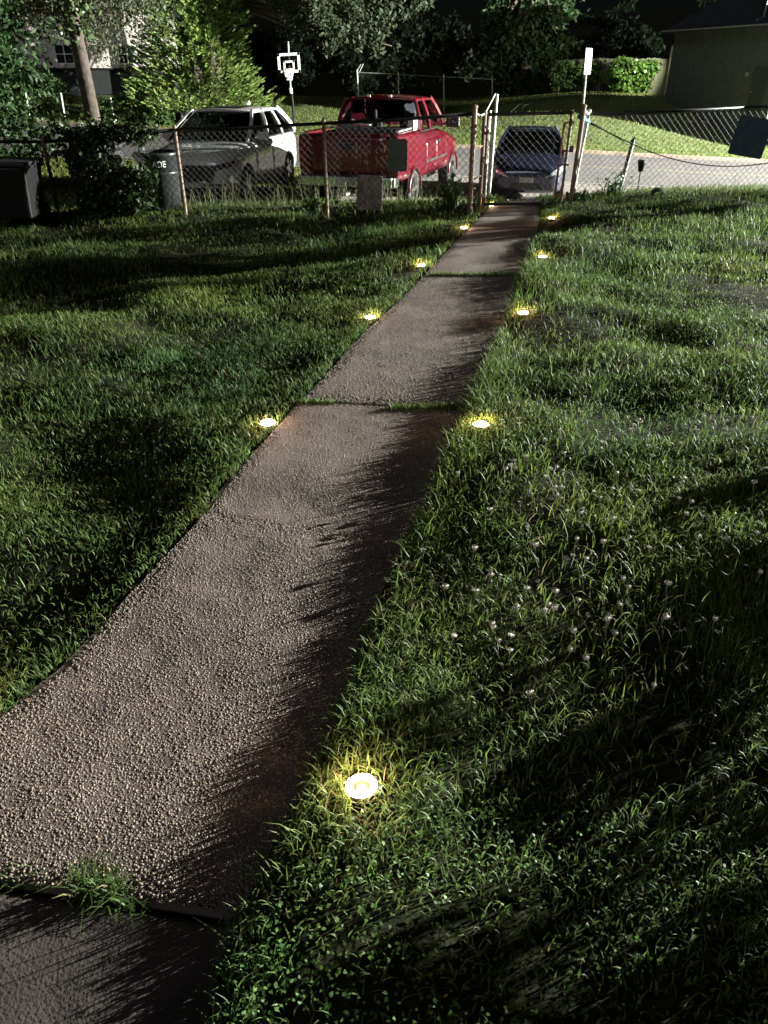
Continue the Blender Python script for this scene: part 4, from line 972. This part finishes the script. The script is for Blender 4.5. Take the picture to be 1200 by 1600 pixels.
# overhanging tree with small grey-green leaves
ov = Vector((-11.5, 22.5, 0)); ov.z = g(ov.x, ov.y); ovt = thing('overhanging_tree', 'tree with fine grey-green twigs overhanging the top left corner', 'tree', ov)
limbs = []; CL = []
for i in range(70):
    u = random.uniform(-30, 265); v = random.uniform(-90, 55 + 25 * math.sin(u * .05)); Y = random.uniform(19, 23)
    c = at(u, v, Y) - ov; CL.append(c); 
    if i % 2 == 0: limbs.append((Vector((.3, -.2, 3.4)), c, .045))
trunk(ovt, None, [(0, 0, -.3), (.2, -.1, 2), (.3, -.2, 3.6), (.5, -.3, 6)], [.26, .22, .2, .1], limbs, BARK)
P = np.concatenate([np.array(c)[None] + rng.normal(0, .30, (190, 3)) * [1, 1, .8] for c in CL])
leaves('crown', P, .085, fcol(len(P), (.070, .085, .046), .4), FOL, ovt, .6)
# shrubs by the far road edge
for k, (u, v, Y, rx, rz, lab) in enumerate(((205, 170, 42.5, 1.1, 1.5, 'leafy green shrub at the left foot of the conifer'), (165, 176, 42, .9, .8, 'low green shrub behind the leaning pole'), (60, 150, 44, 2.0, 1.9, 'large shrub across the road at the far left'), (258, 186, 41.2, .6, .45, 'small low bush under the conifer near the mailboxes'))):
    q = at(u, v, Y); t = thing('shrub', lab, 'shrub', (q.x, Y, g(q.x, Y)), 0, 'shrubs across the road')
    P, C = clumps((0, 0, rz * .55), (rx, rx * .8, rz * .6), 40, 70, .35, seed=50 + k, shell=.3)
    leaves('foliage', P, .16, fcol(len(P), (.075, .125, .035)), FOL, t, .2)
    MB().tube([(0, 0, -.1), (.05, 0, rz * .6)], [.05, .02], 6).build('stem', BARK, t)
# vines over the left fence
vn = thing('vine', 'leafy vine smothering the left fence and the dark bin', 'vine', (-4.2, 12.1, g(-4.2, 12.1)))
CLv = []
for (u0, u1, v0, v1, n, Y0, Y1) in ((95, 240, 196, 215, 42, 11.9, 12.3), (105, 170, 215, 260, 30, 11.85, 12.1), (130, 226, 262, 325, 44, 11.8, 12.15), (190, 238, 265, 330, 26, 11.75, 12.1), (20, 100, 180, 235, 22, 12.2, 13.2)):
    for i in range(n): CLv.append(at(random.uniform(u0, u1), random.uniform(v0, v1), random.uniform(Y0, Y1)) - vn.location)
P = np.concatenate([np.array(c)[None] + rng.normal(0, .07, (24, 3)) for c in CLv])
leaves('foliage', P, .075, fcol(len(P), (.028, .046, .017), .4), FOLW, vn, .7, .75)
st_ = MB()
for i in range(0, len(CLv) - 1, 4): st_.tube([CLv[i], CLv[i].lerp(CLv[i + 1], .5) + Vector((0, .03, .04)), CLv[i + 1]], .006, 5)
st_.build('stems', BARK, vn)
# weeds by the fence
def weed(label, u, v, Y, h, n, seed):
    q = at(u, v, Y); t = thing('weed', label, 'plant', (q.x, Y, g(q.x, Y)), 0, 'weeds along the fence'); r = np.random.default_rng(seed)
    N = n; x = r.normal(0, .05, N); y = r.normal(0, .05, N)
    blades('blades', x, y, np.zeros(N), r.uniform(.4, 1, N) * h, r.uniform(.012, .022, N), r.uniform(.1, .7, N), r.uniform(0, .6, N), fcol(N, (.05, .09, .03)), LEAF, t)
    P = np.stack([r.normal(0, .10, N), r.normal(0, .08, N), r.uniform(.05, .8, N) * h], -1); leaves('leaves', P, .07, fcol(N, (.055, .095, .032)), FOLW, t, .2, .55)
weed('bushy weed beside the rusty gate post and pickup wheel', 703, 322, 11.75, .50, 130, 1)
weed('dark weed clump left of the concrete block', 490, 328, 11.75, .22, 70, 2)
weed('pale tall weed behind the right-hand fence by the road', 955, 312, 12.6, .40, 60, 3)
weed('bright weed tuft glowing by the light inside the gate', 772, 326, 11.95, .14, 90, 4)
weed('green weed clump at the foot of the right gate post', 905, 322, 11.9, .16, 110, 5)

# ------------------------------------------------------------------ far left house and low fence
hp_ = at(148, 85, 54); hz = g(hp_.x, 54); h1 = thing('house', 'pale grey clapboard house glimpsed through the trees at upper left', 'house', (hp_.x, 54, hz), R(8))
SID = mat('pale_siding', (.62, .55, .52), .8, var=.08, scale=4)
zb = at(150, 107, 54).z - hz; w1 = MB().box((0, 2.5, zb + 1.5), (9, 5, 3.0)); w1.build('wall', SID, h1)
for k in range(10): MB().box((-4.5 + .9 * k + .45, -.015, zb + 1.5), (.86, .04, 2.98)).build('siding_board', SID, h1)
MB().box((0, 2.4, zb / 2 - .2), (8.8, 4.6, zb + .38)).build('undercroft', mat('dark_block', (.02, .02, .022), .9), h1)
MB().bar((-4.6, -.06, zb - .02), (4.6, -.06, zb - .02), .10, .10).build('beam', DARKM, h1)
rf = MB().add([(-4.9, -.5, zb + 2.9), (4.9, -.5, zb + 2.9), (4.9, 2.5, zb + 4.4), (-4.9, 2.5, zb + 4.4), (4.9, 5.5, zb + 2.9), (-4.9, 5.5, zb + 2.9)], [(0, 1, 2, 3), (3, 2, 4, 5)]).build('roof', mat('dark_shingle', (.03, .03, .03), .9), h1, solid=.12)
for wx in (-1.75, 1.9):
    wf = MB(); 
    for (cx, cz, sx, sz) in ((0, .5, 1.1, .08), (0, -.5, 1.1, .08), (-.52, 0, .08, 1.0), (.52, 0, .08, 1.0), (0, 0, .06, 1.0), (0, 0, 1.0, .05)): wf.box((wx + cx, -.07, zb + .75 + cz), (sx, .05, sz))
    wo = wf.build('window', WHITE, h1); MB().box((wx, -.045, zb + .75), (1.0, .02, 1.0)).build('pane', mat('dark_pane', (.02, .025, .03), .08), wo)
lf = thing('low_fence', 'low wire fence with white posts across the road at far left', 'fence', (0, 0, 0))
prev = None
for (u, v0, v1) in ((40, 145, 196), (95, 145, 178), (172, 148, 182), (250, 152, 186)):
    Y = 41.6 if u > 60 else 38; a, b = at(u + (v1 - v0) * .16, v1, Y), at(u, v0, Y); post_obj(lf, (a.x, Y, g(a.x, Y)), b, .035, WHITE, False)
    if prev and u > 100: MB().tube([prev, b], .012, 5).build('wire', WIRE, lf)
    prev = b
# mailboxes
mp = at(303, 196, 27); mbx = thing('mailbox_post', 'dark mailbox post behind the windscreen of the pale car', 'post', (mp.x, 27, g(mp.x, 27)))
zz = at(300, 195, 27).z - mbx.location.z
MB().box((0, 0, zz / 2), (.10, .10, zz)).build('post_shaft', DARKM, mbx); MB().box((0, 0, zz - .02), (.9, .12, .06)).build('cross_arm', DARKM, mbx)
def mailbox(u, col, label):
    q = at(u, 183, 27); t = thing('mailbox', label, 'mailbox', (q.x, 27, mbx.location.z + zz + .012), R(-28)); mm = mat('mailbox_' + label[:8], col, .4, .3)
    prof = [(-.13, 0), (.13, 0), (.13, .22)] + [(.13 * math.cos(R(a)), .22 + .13 * math.sin(R(a))) for a in range(20, 180, 20)] + [(-.13, .22)]
    n = len(prof); b = MB().add([(x, -.26, z) for x, z in prof] + [(x, .26, z) for x, z in prof], [tuple(range(n)), tuple(range(2 * n - 1, n - 1, -1))] + [(k, (k + 1) % n, n + (k + 1) % n, n + k) for k in range(n)]); b.build('body', mm, t)
    MB().box((0, -.268, .17), (.23, .012, .30)).build('door', mm, t, bevel=.005); MB().box((.14, -.05, .25), (.01, .05, .14)).build('flag', mat('flag_red', (.3, .02, .02)), t)
mailbox(288, (.012, .012, .014), 'black mailbox beside the pale blue mailbox'); mailbox(312, (.32, .42, .46), 'pale blue mailbox behind the pale car')

# ------------------------------------------------------------------ basketball hoop
hY = 39.4; hb = at(459, 200, hY); hoop = thing('basketball_hoop', 'basketball hoop with white-framed backboard beyond the pale car', 'basketball hoop', (hb.x, hY, g(hb.x, hY)))
def H(u, v, dy=0): return at(u, v, hY + dy) - hoop.location
MB().tube([Vector((H(459, 180).x, 0, -.1)), H(458, 165), H(455, 140)], .05, 10).build('lower_pole', DARKM, hoop); MB().tube([H(455, 146), H(454, 137)], .075, 10).build('pole_sleeve', WHITE, hoop); MB().tube([H(454, 138), H(450, 65)], .045, 10).build('upper_pole', GALV, hoop)
q = [H(435, 86, -.5), H(466, 84, -.5), H(468, 111, -.5), H(437, 112, -.5)]
ctr = (q[0] + q[1] + q[2] + q[3]) / 4
MB().add([ctr + (p - ctr) * .97 + Vector((0, .03, 0)) for p in q], [(0, 1, 2, 3)]).build('backboard', glassmat('smoky_acrylic', (.35, .33, .34)), hoop, solid=.015)
def framebars(name, k, w, parent):
    mb = MB(); c = [ctr + (p - ctr) * k for p in q]
    if name == 'target_square': c = [p + Vector((0, -.03, -.10)) for p in c]
    for i in range(4): 
        a, b = c[i], c[(i + 1) % 4]; d_ = (b - a).normalized() * w / 2; mb.bar(a - d_, b + d_, w, .04, up=Vector((0, 1, 0)))
    mb.build(name, WHITE, parent)
framebars('board_frame', 1.0, .10, hoop); framebars('target_square', .46, .07, hoop)
rc = H(451, 108, -.85); MB().tube([rc + Vector((.23 * math.cos(a), .23 * math.sin(a), 0)) for a in [2 * math.pi * k / 20 for k in range(21)]], .014, 6, cap=False).build('rim', mat('rim_orange', (.5, .12, .05), .5), hoop)
net = MB()
for k in range(12):
    a = 2 * math.pi * k / 12
    for s in (-1, 1): net.tube([rc + Vector((.23 * math.cos(a), .23 * math.sin(a), 0)), rc + Vector((.17 * math.cos(a + s * .26), .17 * math.sin(a + s * .26), -.2)), rc + Vector((.12 * math.cos(a + s * .5), .12 * math.sin(a + s * .5), -.42))], .010, 4)
net.build('net', WHITE, hoop); MB().bar(H(456, 100, -.45), H(456, 100, .0), .06, .06).build('bracket', DARKM, hoop)

# ------------------------------------------------------------------ tall far fence, picket fence, wooden fence, hedge
ff = thing('tall_fence', 'tall chain-link fence with pale posts behind the pickup cab', 'fence'); T = []
for (u, v, Y) in ((558, 113, 50), (622, 116, 49.5), (693, 120, 49), (769, 124, 48.5)):
    b = at(u, v, Y); a = Vector((b.x + .1, Y, g(b.x, Y))); T.append((a, b)); post_obj(ff, a, b + Vector((0, 0, .12)), .045, GALV)
MB().tube([T[0][1] + Vector((0, 0, .1)), T[0][1] + Vector((.22, 0, .4))], .03, 6).build('barb_arm', GALV, ff); MB().tube([T[0][1] + Vector((.12, .2, .0)), T[0][1] + Vector((.34, .2, .42))], .03, 6).build('barb_arm', GALV, ff)
for i in range(3):
    chain('chain_link', T[i][0], T[i][1], T[i + 1][0], T[i + 1][1], ff, WIRE, .13, .004); MB().tube([T[i][1], T[i + 1][1]], .024, 6).build('top_rail', GALV, ff)
pk = thing('picket_fence', 'thin black metal picket fence in front of the ivy hedge', 'fence'); Pk0, Pk1 = at(775, 128, 47.5), at(955, 122, 44.0); prevt = None
pkm = None; npk = 42
for k in range(npk):
    t = k / (npk - 1); b = Pk0.lerp(Pk1, t); z0 = g(b.x, b.y); hh = 1.55
    if pkm is None: po = MB().tube([(0, 0, -.1), (0, 0, hh - .08), (0, 0, hh)], [.014, .014, .003], 6).build('picket', DARKM, pk); pkm = po
    else: po = pkm.copy(); COL.objects.link(po)
    po.location = (b.x, b.y, z0)
for hh in (.25, 1.35):
    MB().tube([(Pk0.lerp(Pk1, k / 20).x, Pk0.lerp(Pk1, k / 20).y, g(Pk0.lerp(Pk1, k / 20).x, Pk0.lerp(Pk1, k / 20).y) + hh) for k in range(21)], .018, 6).build('rail', DARKM, pk)
wf_ = thing('wooden_fence', 'weathered board fence behind the ivy, left of the house', 'fence'); WD = mat('weathered_boards', (.15, .155, .09), .85, var=.2, scale=6)
W0, W1 = at(868, 112, 52), at(1046, 118, 47.5); nb_ = 46
bd_ = None
for k in range(nb_):
    t = k / (nb_ - 1); p = W0.lerp(W1, t); z0 = g(p.x, p.y)
    if bd_ is None: bo_ = MB().box((0, 0, .85), (.16, .025, 1.7)).build('board', WD, wf_, bevel=.006); bd_ = bo_
    else: bo_ = bd_.copy(); COL.objects.link(bo_)
    bo_.location = (p.x, p.y + (.015 if k % 2 else 0), z0 + random.uniform(-.03, .03)); bo_.rotation_euler = (0, random.uniform(-.02, .02), math.atan2(W1.y - W0.y, W1.x - W0.x))
gpst = at(1046, 128, 47.3); MB().box((gpst.x, 47.2, g(gpst.x, 47.2) + 1.15), (.42, .12, 2.3)).build('gate_post', mat('pale_timber', (.42, .38, .26), .8, var=.15), wf_, bevel=.01)
hd = thing('ivy_hedge', 'bright green ivy mound growing over the wooden fence', 'hedge', (at(985, 130, 48).x, 48.2, g(at(985, 130, 48).x, 48.2)))
P, C = clumps((0, 0, .85), (1.7, .7, .80), 90, 60, .3, seed=70, shell=.5); leaves('foliage', P, .17, fcol(len(P), (.075, .145, .03)), FOLW, hd, .3, .8)
MB().tube([(0, .3, -.1), (.05, .2, 1.0)], [.06, .03], 6).build('stem', BARK, hd)
hd2 = thing('ivy_hedge', 'dim ivy clump on the wooden fence behind the sign', 'hedge', (at(905, 130, 50).x, 50, g(at(905, 130, 50).x, 50)))
P, C = clumps((0, 0, .9), (2.0, .6, .9), 60, 50, .32, seed=71, shell=.4); leaves('foliage', P, .17, fcol(len(P), (.06, .11, .03)), FOLW, hd2, .3, .8); MB().tube([(0, .3, -.1), (.05, .2, 1.0)], [.06, .03], 6).build('stem', BARK, hd2)
# bent tubes lying at the top of the field
for k, (u0, v0, u1, v1, lab) in enumerate(((793, 178, 812, 163, 'pale metal tube leaning at the top of the field'), (816, 176, 823, 163, 'curved pale pipe standing at the top of the field'))):
    a, b = at(u0, v0, 43.4), at(u1, v1, 43.4); a.z = g(a.x, 43.4) - .05; o = MB().tube([a, a.lerp(b, .5) + Vector((-.05 if k else 0, 0, .12 if k else 0)), b, b + Vector((.18, 0, .02 if k else .03))], .028, 8); tag(o.build('bent_tube' if k else 'metal_tube', GALV, smooth=True), lab, 'tube')

# ------------------------------------------------------------------ right-hand house
E1 = at(1057, 45, 43.0); E2 = at(1200, 35, 37.0); E2.z = E1.z
dw = Vector((E2.x - E1.x, E2.y - E1.y, 0)); L0 = dw.length; dw.normalize(); nw = Vector((-dw.y, dw.x, 0))
if nw.x < 0: nw = -nw
hx = Vector((E1.x, E1.y, g(E1.x, E1.y))); hs = thing('house', 'dark board-sided house in shade at the upper right', 'house', hx)
LW = L0 + 1.2; EH = E1.z - hx.z; DP = 8.5; HB = mat('dark_siding', (.075, .080, .076), .8, var=.12, scale=5)
def HP(s, d_, z): return dw * s + nw * d_ + Vector((0, 0, z))
def hbox(s0, s1, d0, d1, z0, z1):
    v = [HP(s, d_, z) for z in (z0, z1) for (s, d_) in ((s0, d0), (s1, d0), (s1, d1), (s0, d1))]
    return MB().add(v, [(3, 2, 1, 0), (4, 5, 6, 7), (0, 1, 5, 4), (1, 2, 6, 5), (2, 3, 7, 6), (3, 0, 4, 7)])
wl = MB().add([HP(0, 0, -1.2), HP(LW, 0, -1.2), HP(LW, DP, -1.2), HP(0, DP, -1.2), HP(0, 0, EH), HP(LW, 0, EH), HP(LW, DP, EH), HP(0, DP, EH), HP(0, DP / 2, EH + 2.0), HP(LW, DP / 2, EH + 2.0)], [(0, 1, 5, 4), (2, 3, 7, 6), (1, 2, 6, 9, 5), (3, 0, 4, 8, 7)])
wl.build('wall', HB, hs)
nbd = 16
for k in range(nbd):
    if k in (13, 14): continue
    s0 = LW * k / nbd; hbox(s0 + .008, s0 + LW / nbd - .008, -.03 - .008 * (k % 2), -.002, -.6, EH - .02).build('siding_board', HB, hs)
dr = hbox(LW * 13 / nbd + .02, LW * 15 / nbd - .02, -.02, -.003, -.6, 1.5).build('door', mat('dark_door', (.035, .036, .045), .5), hs); hbox(LW * 13 / nbd + .1, LW * 13 / nbd + .14, -.06, -.02, .55, .62).build('handle', GALV, dr)
hbox(LW * 13 / nbd + .02, LW * 15 / nbd - .02, -.032, -.003, 1.52, EH - .02).build('siding_board', HB, hs)
rf2 = MB().add([HP(-.35, -.5, EH - .12), HP(LW + .35, -.5, EH - .12), HP(LW + .35, DP / 2, EH + 2.12), HP(-.35, DP / 2, EH + 2.12), HP(LW + .35, DP + .5, EH - .12), HP(-.35, DP + .5, EH - .12)], [(0, 1, 2, 3), (3, 2, 4, 5)]).build('roof', mat('night_shingle', (.035, .037, .045), .9, var=.2, scale=9, bump=.6, bscale=40), hs, solid=.08)
MB().bar(HP(-.36, -.53, EH - .10), HP(LW + .36, -.53, EH - .10), .10, .05).build('gutter', mat('grey_gutter', (.25, .25, .24), .5), rf2)
MB().tube([HP(LW * .76, -.1, EH + .1), HP(LW * .76, .2, EH + .15), HP(LW * .76, .25, EH + .8)], .04, 8).build('vent_pipe', GALV, rf2)
lw_ = MB().box((0, 0, 0), (.02, .02, .02)); hbox(LW * .76, LW * .76 + .16, -.12, -.05, 1.15, 1.30).build('wall_lamp', mat('grey_gutter', (.25, .25, .24), .5), hs)
pb0 = at(1131, 148, 40.0); pb1 = at(1138, 104, 40.4); pb0.z = g(pb0.x, pb0.y)
tag(MB().bar(pb0, pb1, .14, .05).build('leaning_plank', WHITE, bevel=.005), 'pale plank leaning against the dark right-hand house', 'plank')
# floodlight on the back corner of the house; it lights the ivy and the board fence behind
fd = thing('flood_lamp', 'small floodlight on the hidden back corner of the right-hand house', 'lamp', hx + HP(-.06, 1.3, EH - .35))
MB().box((0, 0, 0), (.2, .14, .14)).build('housing', DARKM, fd, bevel=.02)
fq = MB().box((-.02, .078, -.02), (.16, .01, .10)).build('lamp_lens', emis('flood_lens', (1, .97, .88), 25), fd)
ld = bpy.data.lights.new('flood_lamp_light', 'SPOT'); ld.energy = 520; ld.spot_size = R(58); ld.spot_blend = .5; ld.color = (1, .98, .88); ld.shadow_soft_size = .06
lo = bpy.data.objects.new('flood_lamp_light', ld); COL.objects.link(lo); lo.parent = fd; lo.location = (-.10, .32, -.05)
tgt = Vector(hd.location) + Vector((-.8, .2, 1.0)) - Vector(fd.location) - Vector(lo.location); lo.rotation_euler = tgt.to_track_quat('-Z', 'Y').to_euler()
rub = MB()
for k in range(26):
    u = random.uniform(1020, 1160); p = at(u, 157 + random.uniform(-2, 2), 41); rub.add([(p.x + v[0] * .13 * random.uniform(.6, 1.3), 39.6 + random.uniform(-.15, .15) + v[1] * .12, g(p.x, 39.6) + .03 + v[2] * .06) for v in ico_v], ico_f)
tag(rub.build('rubble', mat('pale_rubble', (.35, .34, .30), .9, var=.3, scale=10)), 'thin line of pale stones in front of the dark house', kind='stuff')

# ------------------------------------------------------------------ yard tree and added shrubs out of the frame on the right; they dapple the lawn
broad_tree('yard_tree', 'leafy yard tree out of view beyond the right-hand fence', 11.3, 12.6, 2.0, (0, 0, 2.25), (2.3, 1.2, 1.05), 24, 46, .34, .16, (.05, .09, .03), .14, 81, shell=.3)
for k, (x, y, rx, h, lab) in enumerate(((3.3, 2.6, .8, .68, 'low unseen shrub added to shade the lawn, nearest the camera'), (4.0, 3.9, .8, .60, 'low unseen shrub added to shade the lawn, behind the nearest one'), (5.2, 5.6, .8, .52, 'low unseen shrub added to shade the lawn, at its right side'), (7.2, 8.2, .9, .56, 'low unseen shrub added to shade the lawn, near the right fence'))):
    t = thing('shade_shrub', lab, 'shrub', (x, y, g(x, y)), 0, 'unseen shade shrubs right of the view')  # unseen shrub, added and sized to darken the right of the lawn
    P, C = clumps((0, 0, h * .5), (rx, rx * .95, h * .5), 44, 60, .13, seed=90 + k, shell=.2); leaves('foliage', P, .07, fcol(len(P), (.05, .09, .03)), FOL, t, .2)
    MB().tube([(0, 0, -.05), (.02, 0, h * .6)], [.03, .015], 6).build('stem', BARK, t)
